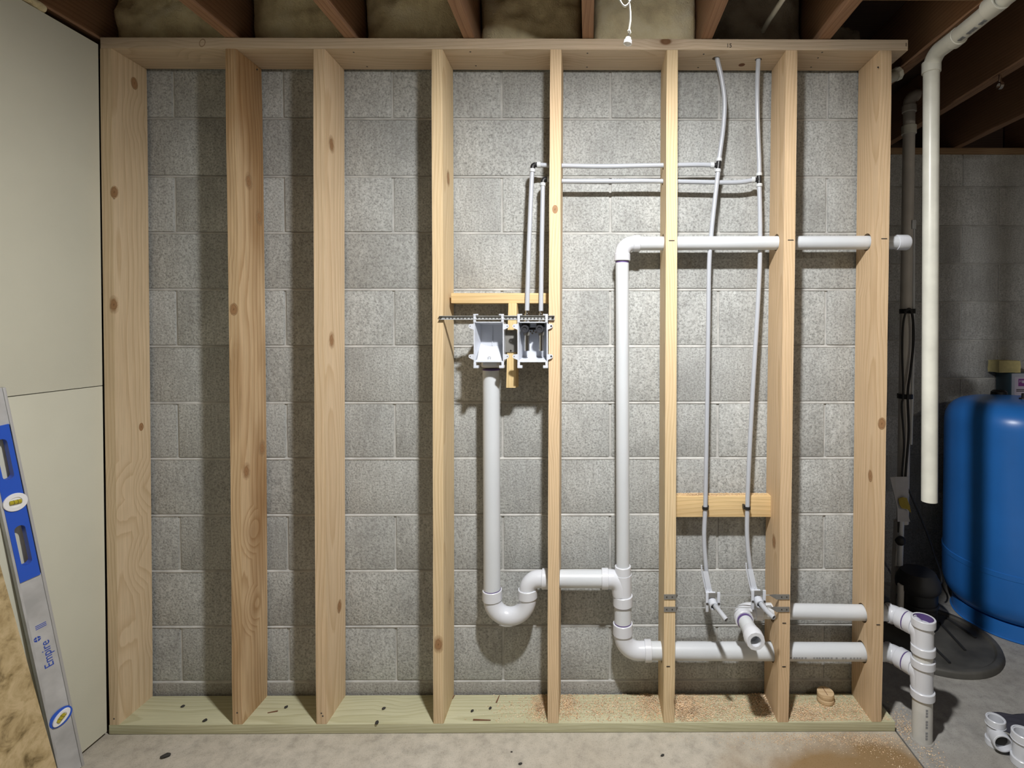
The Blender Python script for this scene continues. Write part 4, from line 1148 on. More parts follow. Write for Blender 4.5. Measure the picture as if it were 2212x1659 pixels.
a, b = P(1090, 713, 0.046), P(1117, 761, 0.046)
pl = thing('nail_plate', 'grey steel plate between the two outlet boxes', 'plate', (a.x, 0.046, b.z))
box('plate', (a.x, 0.0465, b.z), (b.x, 0.0490, a.z), 'strap', pl, 0.0008)
for zz in (a.z - 0.005, b.z + 0.006):
    lathe('screw', ((a.x + b.x) / 2, 0.0466, zz), (0, -1, 0), [(0, 0.0035), (0.002, 0.003), (0.002, 0)], 'chrome', pl, 10)
lathe('plate_hole', ((a.x + b.x) / 2, 0.0466, (a.z + b.z) / 2), (0, -1, 0), [(0, 0.0018), (0.0004, 0.0016), (0.0004, 0)], 'pvc', pl, 10)

# ------------------------------------------------------------------ ceiling lamp with the cord, and an added fill lamp
m, nt, bs = new_mat('lit_lamp')
bs.inputs['Emission Color'].default_value = (1.0, 0.99, 0.98, 1)
bs.inputs['Emission Strength'].default_value = BULB_STRENGTH
bs.inputs['Base Color'].default_value = (0.9, 0.9, 0.9, 1)
M['bulb'] = m
m, nt, bs = new_mat('lit_fill_lamp')  # emission of the added fill lamp
bs.inputs['Emission Color'].default_value = (1.0, 0.91, 0.78, 1)
bs.inputs['Emission Strength'].default_value = FILL_LAMP_STRENGTH
bs.inputs['Base Color'].default_value = (0.9, 0.9, 0.9, 1)
M['fill_lamp'] = m
def ceiling_lamp(c, label, mat, r, h, bay):
    lt = thing('ceiling_lamp', label, 'lamp', (c.x, c.y, 2.42), 'ceiling lamps')
    box('mounting_board', (JS * bay + 0.022, c.y - 0.045, 2.42), (JS * (bay + 1) - 0.022, c.y + 0.045, 2.458), 'joist', lt, 0.002)
    lathe('lampholder', (c.x, c.y, 2.42), (0, 0, -1), [(0, 0.055), (0.010, 0.055), (0.020, 0.035), (0.045, 0.030), (0.050, 0.020)], 'porcelain', lt, 24)
    d = 2.372 - c.z
    lathe('lamp_collar', (c.x, c.y, 2.372), (0, 0, -1), [(0, 0.016), (min(0.012, d * 0.4), r * 0.6), (d - 0.006, r + 0.0015), (d, r + 0.0015), (d, 0)], 'porcelain', lt, 32)
    prof = [(0.0, r)] + [(h * math.sin(math.pi / 2 * k / 6), r * math.cos(math.pi / 2 * k / 6)) for k in range(1, 6)] + [(h, 0)]
    lathe('lamp_dome', (c.x, c.y, c.z - 0.0005), (0, 0, -1), prof, mat, lt, 20)
    return lt
lt = ceiling_lamp(BULB, 'ceiling lamp with a white knotted pull cord hanging in view', 'bulb', 0.0505, 0.0062, 0)
ceiling_lamp(FILL_LAMP, 'added fill lamp out of view further back in the basement', 'fill_lamp', 0.030, 0.045, 5)
cy_ = -0.93
def cp(px, py): return P(px, py, cy_)
top = cp(1353, 0)
loop = [Vector((top.x, cy_, 2.39)), Vector((top.x + 0.004, cy_, 2.2)), cp(1362, -60), cp(1365, -10), cp(1358, 8), cp(1350, 13.5), cp(1343, 8), cp(1338, -4), cp(1342, -18), cp(1352, -16), cp(1358, 0), cp(1360, 12), cp(1361.5, 35), cp(1361, 50), cp(1359, 66)]
cord = tube('pull_cord', catmull(loop, 6), 0.0016, 'cord', lt, 8)
for px, py, r in ((1359, 68, 0.0028), (1361, 71, 0.0018)):
    c = cp(px, py)
    lathe('cord_knot', c + Vector((0, 0, r)), (0, 0, -1), [(0, 0)] + [(r - r * math.cos(math.pi * k / 6), r * math.sin(math.pi * k / 6)) for k in range(1, 6)] + [(2 * r, 0)], 'cord', lt, 10)
c0, c1 = cp(1358.5, 73), cp(1355, 100)
hgt = (c0 - c1).length
lathe('pull_bell', c0, c1 - c0, [(0, 0.0010), (hgt * 0.25, 0.0016), (hgt * 0.32, 0.0042), (hgt * 0.42, 0.0045), (hgt * 0.46, 0.0036), (hgt * 0.52, 0.0062), (hgt * 0.82, 0.0066), (hgt * 0.9, 0.004), (hgt, 0.001)], 'bell', lt, 16)

# ------------------------------------------------------------------ thin white pipe in the joist bay
a, b = P(1648, 62, 0.09), P(1708, -40, -0.25)
t = tube('conduit', [(a.x, 0.11, Z_J + 0.075), (a.x + 0.004, 0.04, Z_J + 0.085), P(1690, 0, -0.10), P(1715, -40, -0.22), P(1800, -170, -0.5)], 0.0085, 'pvc_old', None, 14)
tag(t, 'thin white pipe slanting through the shaded joist bay', 'pipe')
# white capped pipe stub past the end of the top plate
t = thing('pipe_stub', 'short white pipe stub behind the end of the top plate', 'pipe', P(1925, 165, 0.20))
c0, c1 = P(1905, 178, 0.20), P(1938, 160, 0.20)
tube('pipe', [c0, c1], 0.020, 'pvc_old', t, 16)
lathe('pipe_cap', c1 - (c1 - c0).normalized() * 0.012, c1 - c0, [(0, 0.024), (0.020, 0.0245), (0.024, 0.021), (0.024, 0)], 'pvc_old', t, 8)
# ring hanger screwed to a joist
c = P(2160, 185, 0.18)
t = thing('pipe_hanger', 'small bright metal ring hanger under a joist', 'hanger', c)
lathe('hanger_ring', c + Vector((-0.006, 0, 0)), (1, 0, 0), [(0, 0.009), (0, 0.013), (0.012, 0.013), (0.012, 0.009), (0, 0.009)], 'chrome', t, 18, close=False)
box('hanger_tab', (c.x - 0.005, c.y - 0.002, c.z + 0.012), (c.x + 0.006, c.y + 0.002, c.z + 0.040), 'chrome', t, 0.001)

# ------------------------------------------------------------------ hanging open pipe at the right
HY = 0.05
RH = 0.0250
HX = P(2013, 300, HY).x
dp_ = thing('hanging_pipe', 'long cream white pipe hanging open ended beside the last stud', 'pipe', (HX, HY, P(2006, 1083, HY).z))
ph_ = P(2012, 134, HY)
pb = P(2007.5, 1083, HY)
tube('down_pipe', [pb, Vector((ph_.x, HY, ph_.z - 0.01))], RH, 'pvc_old', dp_, 28, 0.004)
zR = P(2110, 40, -0.17).z
xR_ = P(2110, 40, -0.17).x
he = tube('pipe_elbow', [Vector((ph_.x, HY, ph_.z - 0.012))] + fillet((ph_.x, HY, ph_.z - 0.02), (ph_.x, HY, zR), (xR_, -0.3, zR), 0.046, 12) + [Vector((xR_ + 0.010, -0.075, zR))], RH * 1.06, 'pvc_old', dp_, 28)
hub('elbow_hub', (ph_.x, HY, ph_.z), (0, 0, -1), 0.038, RH * 1.17, 'pvc_old', he)
hub('elbow_hub', Vector((xR_ + 0.013, -0.050, zR)), (-0.03, -1, 0), 0.030, RH * 1.15, 'pvc_old', he)
tube('upper_pipe', [(xR_ + 0.010, -0.06, zR), (xR_ - 0.004, -1.2, zR + 0.006)], RH, 'pvc_old', dp_, 28)
hub('coupling', (xR_ + 0.001, -0.215, zR + 0.0006), (0, -1, 0), 0.050, RH * 1.20, 'pvc_old', dp_)
for k in range(9):
    y_ = -0.098 - k * 0.0125
    if k in (2, 6): continue
    box('pipe_print', (xR_ - 0.004, y_ - 0.0048, zR - RH - 0.0004), (xR_ + 0.008, y_ + 0.0048, zR - RH + 0.0020), 'print', dp_)

# ------------------------------------------------------------------ sump: discharge pipe, pump, lid, cords
QY = 0.72
qx = P(1962, 420, QY).x
dc = thing('discharge_pipe', 'grey sump discharge pipe rising behind the last stud', 'pipe', (qx, QY, 0.3))
zq = P(1962, 232, QY).z
tube('upper_pipe', [(qx, QY, P(1962, 300, QY).z), (qx, QY, zq)], 0.0255, 'pvc_grey', dc, 20)
eq = tube('pipe_elbow', [Vector((qx, QY, zq - 0.01))] + fillet((qx, QY, zq), (qx, QY, zq + 0.06), (qx + 0.2, QY + 0.02, zq + 0.062), 0.045, 8) + [Vector((qx + 0.115, QY + 0.01, zq + 0.061))], 0.0265, 'pvc_grey', dc, 20)
hub('elbow_hub', (qx, QY, zq + 0.008), (0, 0, -1), 0.032, 0.031, 'pvc_grey', eq)
hub('coupling', (qx, QY, P(1962, 272, QY).z), (0, 0, -1), 0.040, 0.032, 'pvc_old', dc)
tube('main_pipe', [(qx, QY, P(1962, 280, QY).z), (P(1950, 1100, QY).x, QY, P(1950, 1130, QY).z)], 0.0258, 'pvc_grey', dc, 20)
tube('lower_pipe', [(P(1945, 1060, QY).x - 0.005, QY, P(1945, 1125, QY).z), (P(1938, 1330, QY).x - 0.012, QY, 0.03)], 0.0225, 'pvc_grey', dc, 20)
tube('conduit_edge', [P(1974, 480, QY - 0.02), P(1973, 760, QY - 0.02), P(1968, 960, QY - 0.02)], 0.006, 'pvc', dc, 10)
box('conduit_strap', (P(1970, 490, QY - 0.03).x, QY - 0.032, P(1970, 497, QY).z), (P(1979, 490, QY - 0.03).x, QY - 0.012, P(1970, 478, QY).z), 'pvc', dc, 0.002)
for py in (672, 855):
    c = P(1957, py, QY)
    tie = lathe('zip_tie', (P(1960 if py < 800 else 1955, py, QY).x, QY, c.z + 0.010), (0, 0, -1), [(0, 0.026), (0, 0.0345), (0.022, 0.0345), (0.022, 0.026)], 'black', dc, 18, close=False)
# pump cords in loops
t = tube('power_cord', catmull([P(1958, 668, QY - 0.045), P(1951, 700, QY - 0.045), P(1949, 760, QY - 0.05), P(1951, 850, QY - 0.05), P(1948, 880, QY - 0.05), P(1953, 960, QY - 0.05), P(1949, 1020, QY - 0.05), P(1948, 1080, QY - 0.05), P(1942, 1110, QY - 0.05), P(1941, 1150, QY - 0.05)], 6), 0.0045, 'rubber', None, 8)
tag(t, 'black pump cord tied down the front of the discharge pipe', 'cord', 'pump cords')
t = tube('power_cord', catmull([P(1953, 673, QY - 0.040), P(1966, 668, QY - 0.046), P(1972, 690, QY - 0.046), P(1973, 740, QY - 0.046), P(1967, 800, QY - 0.046), P(1961, 850, QY - 0.046), P(1963, 930, QY - 0.046), P(1958, 1000, QY - 0.046), P(1955, 1040, QY - 0.046)], 6), 0.0058, 'rubber', None, 8)
tag(t, 'thicker black cord looping out right of the discharge pipe', 'cord', 'pump cords')
t = tube('power_cord', catmull([P(1961, 1055, QY - 0.05), P(1985, 1110, QY - 0.03), P(2005, 1160, QY), P(2020, 1205, QY + 0.02), P(2031, 1235, QY + 0.03), P(2034, 1255, QY + 0.02), P(2030, 1262, QY)], 6), 0.0040, 'rubber', None, 8)
tag(t, 'thin black cord slanting down beside the blue tank', 'cord', 'pump cords')
# paper sleeve and yellow tag
PYY = QY - 0.058
bm = bmesh.new()
fr_ = [P(1922.5, 1031, PYY), P(1934, 1030, PYY - 0.006), P(1963, 1030, PYY), P(1963, 1062, PYY), P(1957, 1096, PYY), P(1966, 1127, PYY), P(1939, 1127, PYY), P(1938, 1095, PYY), P(1931, 1066, PYY)]
v0 = [bm.verts.new(q) for q in fr_]; v1 = [bm.verts.new(q + Vector((0, 0.003, 0))) for q in fr_]
bm.faces.new(v0); bm.faces.new(v1[::-1])
for k in range(len(v0)): bm.faces.new((v0[k], v0[(k + 1) % len(v0)], v1[(k + 1) % len(v0)], v1[k]))
t = finish('paper_tag', bm, 'paper', None, smooth=False)
tag(t, 'crumpled grey paper tag tied to the discharge pipe', 'tag')
bm = bmesh.new()
fr_ = [P(1941, 1077, PYY - 0.01), P(1950, 1074, PYY - 0.016), P(1959, 1076, PYY - 0.014), P(1966, 1094, PYY - 0.012), P(1968, 1108, PYY - 0.008), P(1960, 1100, PYY - 0.014), P(1948, 1098, PYY - 0.014), P(1943, 1090, PYY - 0.01)]
v0 = [bm.verts.new(q) for q in fr_]; v1 = [bm.verts.new(q + Vector((0, 0.002, 0))) for q in fr_]
bm.faces.new(v0); bm.faces.new(v1[::-1])
for k in range(len(v0)): bm.faces.new((v0[k], v0[(k + 1) % len(v0)], v1[(k + 1) % len(v0)], v1[k]))
tag(finish('warning_tag', bm, 'tag', None, smooth=False), 'small yellow tag hanging over the grey paper', 'tag')
# white float rod pipe into the pump
w0 = P(1947, 1120, QY - 0.045); 
fp = thing('float_switch', 'white pipe with a black float knob above the sump pump', 'float switch', (w0.x, QY - 0.045, 0.3))
tube('rod_pipe', [w0, P(1944, 1222, QY - 0.06)], 0.0125, 'pvc', fp, 14)
c = P(1945, 1168, QY - 0.075)
bm = bmesh.new(); bmesh.ops.create_icosphere(bm, subdivisions=2, radius=0.022, matrix=Matrix.Translation(c))
for v in bm.verts: v.co += noise.noise_vector(v.co * 60) * 0.006
finish('float_knob', bm, 'rubber', fp)
# lid
LX, LY, LR = 1.515, 0.535, 0.272
ld = thing('sump_cover', 'dusty black round sump cover with moulded grooves on the floor', 'sump cover', (LX, LY, 0))
lathe('cover_disc', (LX, LY, -0.003), (0, 0, 1), [(0, LR), (0.020, LR), (0.026, LR - 0.004), (0.028, LR - 0.010), (0.028, LR - 0.024), (0.021, LR - 0.032), (0.021, LR - 0.06), (0.023, LR - 0.07), (0.023, 0)], 'lid', ld, 56)
for (ax, ay), (bx_, by_) in (((2030, 1345), (2085, 1405)), ((2045, 1335), (2108, 1378)), ((1990, 1372), (2052, 1432))):
    p0, p1 = PZ(ax, ay, 0.022), PZ(bx_, by_, 0.022)
    tube('cover_rib', [p0, p1], 0.0055, 'rubber', ld, 8)
# pump
ux, uy = P(1982, 1290, 0.60).x, 0.60
pu = thing('sump_pump', 'black cylindrical sump pump housing standing on the black cover', 'sump pump', (ux, uy, 0.02))
ztp = P(1982, 1240, 0.60).z; z1_ = P(1982, 1268, 0.6).z
lathe('housing', (ux, uy, 0.021), (0, 0, 1), [(0, 0.070), (0.03, 0.078), (z1_ - 0.02, 0.080)], 'black', pu, 28)
lathe('housing_cap', (ux, uy, z1_), (0, 0, 1), [(-0.012, 0.079), (0, 0.090), (0.020, 0.092), (0.04, 0.088), (ztp - z1_ + 0.015, 0.070), (ztp - z1_ + 0.022, 0.03), (ztp - z1_ + 0.022, 0)], 'rubber', pu, 28)
lathe('housing_band', (ux, uy, P(1982, 1318, 0.53).z), (0, 0, 1), [(0, 0.080), (0, 0.084), (0.010, 0.084), (0.010, 0.080)], 'black', pu, 28, close=False)
tube('guide_rod', [P(2018, 1256, 0.56), P(2015, 1333, 0.56)], 0.0055, 'pvc_grey', pu, 10)
for py in (1258, 1303):
    c = P(2016, py, 0.56); box('rod_bracket', (c.x - 0.03, c.y - 0.012, c.z - 0.012), (c.x + 0.012, c.y + 0.012, c.z + 0.012), 'black', pu, 0.003)
tube('discharge_stub', [P(1946, 1262, 0.58), P(1944, 1330, 0.58)], 0.014, 'pvc_grey', pu, 14)

# ------------------------------------------------------------------ blue pressure tank
TX, TY, TR = 2.055, 0.70, 0.300
tk = thing('pressure_tank', 'large blue steel well pressure tank on a round base', 'tank', (TX, TY, 0))
zt_top = P(2150, 849, TY + 0.20).z
zs1 = P(2060, 868, TY - 0.1).z - 0.03
zsm = P(2190, 1246, TY - TR).z - 0.055
zbb = P(2200, 1345, TY - TR * 0.9).z
H_ = zt_top
prof = [(0.058, 0.0), (0.062, 0.20), (0.080, 0.262), (0.112, 0.287), (0.16, TR - 0.001), (zsm - 0.006, TR), (zsm - 0.004, TR + 0.002), (zsm + 0.018, TR + 0.002), (zsm + 0.020, TR - 0.002),
        (H_ - 0.12, TR - 0.002), (H_ - 0.085, TR - 0.007), (H_ - 0.055, TR - 0.020), (H_ - 0.032, TR - 0.040), (H_ - 0.015, TR - 0.066), (H_ - 0.006, TR - 0.10), (H_ - 0.001, 0.14), (H_, 0.06), (H_, 0)]
tb = lathe('tank_shell', (TX, TY, 0), (0, 0, 1), prof, 'blue', tk, 72)
lathe('tank_base', (TX, TY, -0.002), (0, 0, 1), [(0, 0.262), (0.004, 0.264), (0.008, 0.258), (0.070, 0.254), (0.078, 0.20)], 'blue', tk, 64)
c = Vector((TX - 0.008, TY - 0.03, H_ + 0.010))
lathe('air_valve', (c.x, c.y, c.z - 0.012), (0, 0, 1), [(0, 0.018), (0.008, 0.017), (0.009, 0.009), (0.028, 0.0085), (0.030, 0.006), (0.030, 0)], 'black', tk, 16)
# control box on the wall side
BY = 1.03
a = P(2148, 800, BY); b = P(2260, 868, BY)
xm = P(2183, 830, BY - 0.085)
cb = thing('control_box', 'grey and teal pump control box mounted behind the blue tank', 'control box', (a.x, BY, b.z))
zt0_, zb0_ = P(2185, 806, BY - 0.09).z, zt_top - 0.085
bm = bmesh.new(); bm_box(bm, (xm.x, BY - 0.085, zb0_), (xm.x + 0.20, BY + 0.015, zt0_)); bevel_all(bm, 0.006)
body = finish('box_body', bm, 'boxteal', cb)
box('box_face', (xm.x + 0.004, BY - 0.089, zb0_ + 0.002), (xm.x + 0.198, BY - 0.084, zt0_ - 0.002), 'boxface', cb, 0.003)
lb_ = box('box_label', (xm.x + 0.018, BY - 0.0905, zb0_ + 0.01), (xm.x + 0.17, BY - 0.0885, zt0_ - 0.020), 'label', cb)
box('label_print', (xm.x + 0.036, BY - 0.0915, zt0_ - 0.068), (xm.x + 0.150, BY - 0.0902, zt0_ - 0.030), 'purple', cb)
box('label_print', (xm.x + 0.055, BY - 0.0922, zt0_ - 0.052), (xm.x + 0.140, BY - 0.0912, zt0_ - 0.038), 'label', cb)
text_mesh('label_letter', 'M', 0.018, 'label', cb, Matrix.Translation((xm.x + 0.046, BY - 0.0919, zt0_ - 0.044)) @ R_FACE)
for k in range(2):
    box('label_print', (xm.x + 0.026, BY - 0.0912, zt0_ - 0.088 - 0.008 * k), (xm.x + 0.075, BY - 0.0902, zt0_ - 0.084 - 0.008 * k), 'pencil', cb)
c = P(2158, 845, 0.89)
kn = lathe('cable_gland', (c.x, 0.89, c.z - 0.020), (0, 0, 1), [(0, 0.036), (0.018, 0.034), (0.026, 0.026), (0.026, 0)], 'black', tk, 20)
# foam block on top of the control box
c0 = P(2154, 777, BY - 0.06); c1 = P(2199, 803, BY - 0.06)
bm = bmesh.new(); bm_box(bm, (c0.x, BY - 0.075, zt0_ + 0.0005), (c1.x, BY + 0.0, zt0_ + (c0.z - c1.z)))
bmesh.ops.subdivide_edges(bm, edges=list(bm.edges), cuts=4, use_grid_fill=True)
for v in bm.verts: v.co += noise.noise_vector(v.co * 30) * 0.004
for v in bm.verts: v.co.z = max(v.co.z, zt0_ + 0.0005)
tag(finish('foam_scrap', bm, 'foam', None), 'yellow foam scrap lying on top of the control box', 'foam')

# ------------------------------------------------------------------ loose fittings and cloth on the floor
def tee_fitting(c, rz, lean, label, scale=1.0, turn=0.0):
    t = thing('tee_fitting', label, 'pipe fitting', (c.x, c.y, -0.003), 'loose fittings on the floor')
    R = Matrix.Translation((c.x, c.y, -0.003)) @ Matrix.Rotation(rz, 4, 'Z') @ Matrix.Rotation(lean, 4, 'X') @ Matrix.Scale(scale, 4)
    def V_(x, y, z): return R @ Vector((x, y, z))
    def Dd(x, y, z): return (R.to_3x3() @ Vector((x, y, z))).normalized()
    s = scale
    bd = tube('tee_body', [V_(0, 0, 0.004), V_(0, 0, 0.108)], 0.0305 * s, 'pvc_fit', t, 28, 0.0035 * s)
    hub('tee_hub', V_(0, 0, 0), Dd(0, 0, 1), 0.026 * s, 0.0362 * s, 'pvc_fit', t, 0.0295 * s)
    hub('tee_hub', V_(0, 0, 0.112), Dd(0, 0, -1), 0.026 * s, 0.0350 * s, 'pvc_fit', t, 0.0295 * s)
    lathe('bead_ring', V_(0, 0, 0.083), Dd(0, 0, 1), [(0, 0.034 * s), (0.001, 0.0365 * s), (0.003 * s, 0.0365 * s), (0.004 * s, 0.034 * s)], 'pvc_fit', t, 28, close=False)
    tube('tee_branch', [V_(0, -0.014, 0.050), V_(0, -0.036, 0.050)], 0.0325 * s, 'pvc_fit', t, 28, 0.003 * s)
    hub('tee_hub', V_(0, -0.062, 0.050), Dd(0, 1, 0), 0.030 * s, 0.0355 * s, 'pvc_fit', t, 0.0290 * s)
    lathe('branch_bore', V_(0, -0.036, 0.050), Dd(0, 1, 0), [(0, 0.0255 * s), (0.001, 0)], 'pebble', t, 20, close=False)
    return t
c = PZ(2150, 1606, 0.0)
tee_fitting(c, math.radians(-14), 0.0, 'loose white tee fitting with its side opening facing out', 0.80)
c = PZ(2210, 1648, 0.0)
tee_fitting(c, math.radians(35), 0.0, 'loose white tee fitting cut off by the right edge', 0.92)
c = PZ(2200, 1566, 0.0)
bm = bmesh.new()
nx, ny = 26, 18
g = [[None] * (ny + 1) for _ in range(nx + 1)]
for i in range(nx + 1):
    for j in range(ny + 1):
        u, v = i / nx, j / ny
        x = c.x - 0.07 + 0.30 * u + 0.02 * noise.noise(Vector((v * 4, 1, 0))); y = c.y - 0.05 + 0.10 * v + 0.02 * noise.noise(Vector((u * 5, 5, 0)))
        ed = min(u, 1 - u, v, 1 - v)
        z = 0.002 + min(1, ed * 6) * (0.008 + 0.012 * abs(noise.noise(Vector((u * 5, v * 4, 2)))))
        g[i][j] = bm.verts.new((x, y, z))
for i in range(nx):
    for j in range(ny): bm.faces.new((g[i][j], g[i + 1][j], g[i + 1][j + 1], g[i][j + 1]))
r_ = bmesh.ops.extrude_face_region(bm, geom=list(bm.faces))
bmesh.ops.translate(bm, verts=[e for e in r_['geom'] if isinstance(e, bmesh.types.BMVert)], vec=(0, 0, -0.004))
tag(finish('rag', bm, 'cloth', None, angle=80), 'dark folded rag on the floor behind the loose fittings', 'rag')

# ------------------------------------------------------------------ spirit level leaning flat on the drywall
base = PX(150, 1659, -1.597); up_ = PX(61, 1245, -1.610)
dirv = (up_ - base).normalized()
base = base - dirv * (base.z / dirv.z)
ly = Vector((-1, 0, 0)); ly = (ly - dirv * ly.dot(dirv)).normalized()
lx = ly.cross(dirv).normalized()
LM = Matrix(((lx.x, ly.x, dirv.x, base.x), (lx.y, ly.y, dirv.y, base.y), (lx.z, ly.z, dirv.z, base.z + 0.012), (0, 0, 0, 1)))
LM = LM @ Matrix.Rotation(math.radians(-20), 4, 'Z')
lv = thing('spirit_level', 'blue and silver spirit level leaning against the drywall', 'spirit level', base)
def lbox(name, lo, hi, mat, bevel=0.0, parent=None, label=None):
    bm = bmesh.new(); bm_box(bm, lo, hi)
    if bevel: bevel_all(bm, bevel)
    bmesh.ops.transform(bm, matrix=LM, verts=bm.verts)
    return finish(name, bm, mat, parent or lv, label=label)
LW = 0.0295; LT = 0.0095; LEN = 1.22
def t_at(py):
    return (PX(61 + (py - 1245) * 89 / 414, py, -1.605).z - 0.012) / dirv.z
# frame rails and web with holes left open at the hand slots
lbox('rail', (-LW, -LT, 0), (-LW + 0.006, LT, LEN), 'alu', 0.0015)
lbox('rail', (LW - 0.007, -LT, 0), (LW, LT, LEN), 'alu_edge', 0.002)
s1, s0 = t_at(1136), t_at(1220)
u1, u0 = t_at(950), t_at(1037)
bT, bB = t_at(922), t_at(1250)
lbox('web', (-LW + 0.006, -LT + 0.003, 0), (LW - 0.007, LT - 0.003, bB + 0.002), 'alu')
lbox('web', (-LW + 0.006, -LT + 0.003, bT - 0.002), (LW - 0.007, LT - 0.003, LEN), 'alu')
# blue grip: plate with two stadium slots
def grip():
    bm = bmesh.new()
    x0, x1 = -LW + 0.0055, LW - 0.0075
    def slot(z0, z1, hw=0.0115, n=8, cx=-0.002):
        pts = []
        for k in range(n + 1):
            a_ = math.pi * k / n
            pts.append((cx + hw * math.cos(a_), z1 - hw + hw * math.sin(a_)))
        for k in range(n + 1):
            a_ = math.pi + math.pi * k / n
            pts.append((cx + hw * math.cos(a_), z0 + hw + hw * math.sin(a_)))
        return pts
    for (za0, za1, sz0, sz1) in ((bB, (s1 + u0) / 2, s0, s1), ((s1 + u0) / 2, bT, u0, u1)):
        sl = slot(sz0, sz1)
        n = len(sl)
        out = []
        cxm, czm = -0.002, (sz0 + sz1) / 2
        for (x, z) in sl:                       # project each slot point outwards to the plate outline
            dx, dz = x - cxm, z - czm
            tx = ((x1 if dx > 0 else x0) - cxm) / dx if abs(dx) > 1e-6 else 1e9
            if abs(z - czm) < (sz1 - sz0) / 2 - 0.0118:
                out.append((x1 if dx > 0 else x0, z))
            else:
                out.append((max(x0, min(x1, cxm + dx * 1.9)), za1 if dz > 0 else za0))
        # make sure corners exist
        for y, flip in ((-LT - 0.0015, False), (LT + 0.0015, True)):
            pass
        A = [bm.verts.new((x, -LT - 0.0010, z)) for x, z in sl]; B = [bm.verts.new((x, LT + 0.001, z)) for x, z in sl]
        C = [bm.verts.new((x, -LT - 0.0010, z)) for x, z in out]; E_ = [bm.verts.new((x, LT + 0.001, z)) for x, z in out]
        for k in range(n):
            k2 = (k + 1) % n
            bm.faces.new((A[k], A[k2], B[k2], B[k])); bm.faces.new((C[k], C[k2], E_[k2], E_[k]))
            bm.faces.new((A[k], A[k2], C[k2], C[k])); bm.faces.new((B[k], B[k2], E_[k2], E_[k]))
    bmesh.ops.transform(bm, matrix=LM, verts=bm.verts)
    return finish('grip', bm, 'bluetool', lv)
gr = grip()
def vial(py, ang, small):
    t_ = t_at(py)
    c = LM @ Vector((0.0, -LT - 0.001, t_))
    nrm = (LM.to_3x3() @ Vector((0, -1, 0))).normalized()
    r = LW * 0.86
    bm = bmesh.new()
    bm_lathe(bm, (0, 0, 0), (0, -1, 0), [(0, r), (0.003, r), (0.004, r - 0.001), (0.004, r * 0.56), (0.0015, r * 0.5), (0.0015, 0)], 32)
    MM = LM @ Matrix.Translation((0, -LT - 0.001, t_)) @ Matrix.Rotation(ang, 4, 'Y')
    if small: MM = MM @ Matrix.Scale(0.62, 4, (0, 0, 1)) 
    bmesh.ops.transform(bm, matrix=MM, verts=bm.verts)
    v = finish('vial_housing', bm, 'vialwhite', lv)
    bm = bmesh.new(); bm_tube(bm, [(-0.013, -0.002, 0), (0.011, -0.002, 0)], 0.0062, 14)
    bmesh.ops.transform(bm, matrix=LM @ Matrix.Translation((0, -LT - 0.001, t_)) @ Matrix.Rotation(ang, 4, 'Y'), verts=bm.verts)
    finish('vial', bm, 'vial', v)
    for dx in (-0.005, 0.003):
        bm = bmesh.new(); bm_lathe(bm, (dx, -0.002, 0), (1, 0, 0), [(0, 0.0063), (0, 0.0066), (0.0008, 0.0066), (0.0008, 0.0063)], 14, 0, False)
        bmesh.ops.transform(bm, matrix=LM @ Matrix.Translation((0, -LT - 0.001, t_)) @ Matrix.Rotation(ang, 4, 'Y'), verts=bm.verts)
        finish('vial_line', bm, 'pencil', v)
    return v
vial(1086, math.radians(8), False)
v2 = vial(1546, math.radians(-38), True)
bm = bmesh.new()
bm_lathe(bm, (0, 0, 0), (0, -1, 0), [(0, LW * 1.0), (0.0018, LW * 0.98), (0.0018, 0)], 32)
bmesh.ops.transform(bm, matrix=LM @ Matrix.Translation((0, -LT + 0.001, t_at(1546))) @ Matrix.Rotation(math.radians(-38), 4, 'Y') @ Matrix.Scale(0.86, 4, (0, 0, 1)), verts=bm.verts)
finish('vial_surround', bm, 'bluetool', lv)
# printed name and emblem, reading upwards
TM = LM @ Matrix.Translation((0.001, -LT + 0.0026, t_at(1413))) @ Matrix.Rotation(math.pi / 2, 4, 'X') @ Matrix.Rotation(math.pi / 2, 4, 'Z')
text_mesh('lettering', 'Empire', 0.030, 'ink', lv, TM)
bm = bmesh.new()
for k in range(4):
    a0 = math.pi / 2 * k + 0.12; a1 = math.pi / 2 * (k + 1) - 0.12
    pts = [(0.0015 * math.cos((a0 + a1) / 2), 0.0015 * math.sin((a0 + a1) / 2))] + [(0.008 * math.cos(a0 + (a1 - a0) * q / 6), 0.008 * math.sin(a0 + (a1 - a0) * q / 6)) for q in range(7)]
    bm.faces.new([bm.verts.new((-0.013 + x, -LT + 0.0022, t_at(1374) + z)) for x, z in pts])
bmesh.ops.transform(bm, matrix=LM, verts=bm.verts)
finish('emblem', bm, 'ink', lv)
for k in range(3):
    lbox('printed_line', (-0.012, -LT + 0.0022, t_at(1356) + 0.005 * k), (0.012, -LT + 0.0032, t_at(1356) + 0.0018 + 0.005 * k), 'ink')
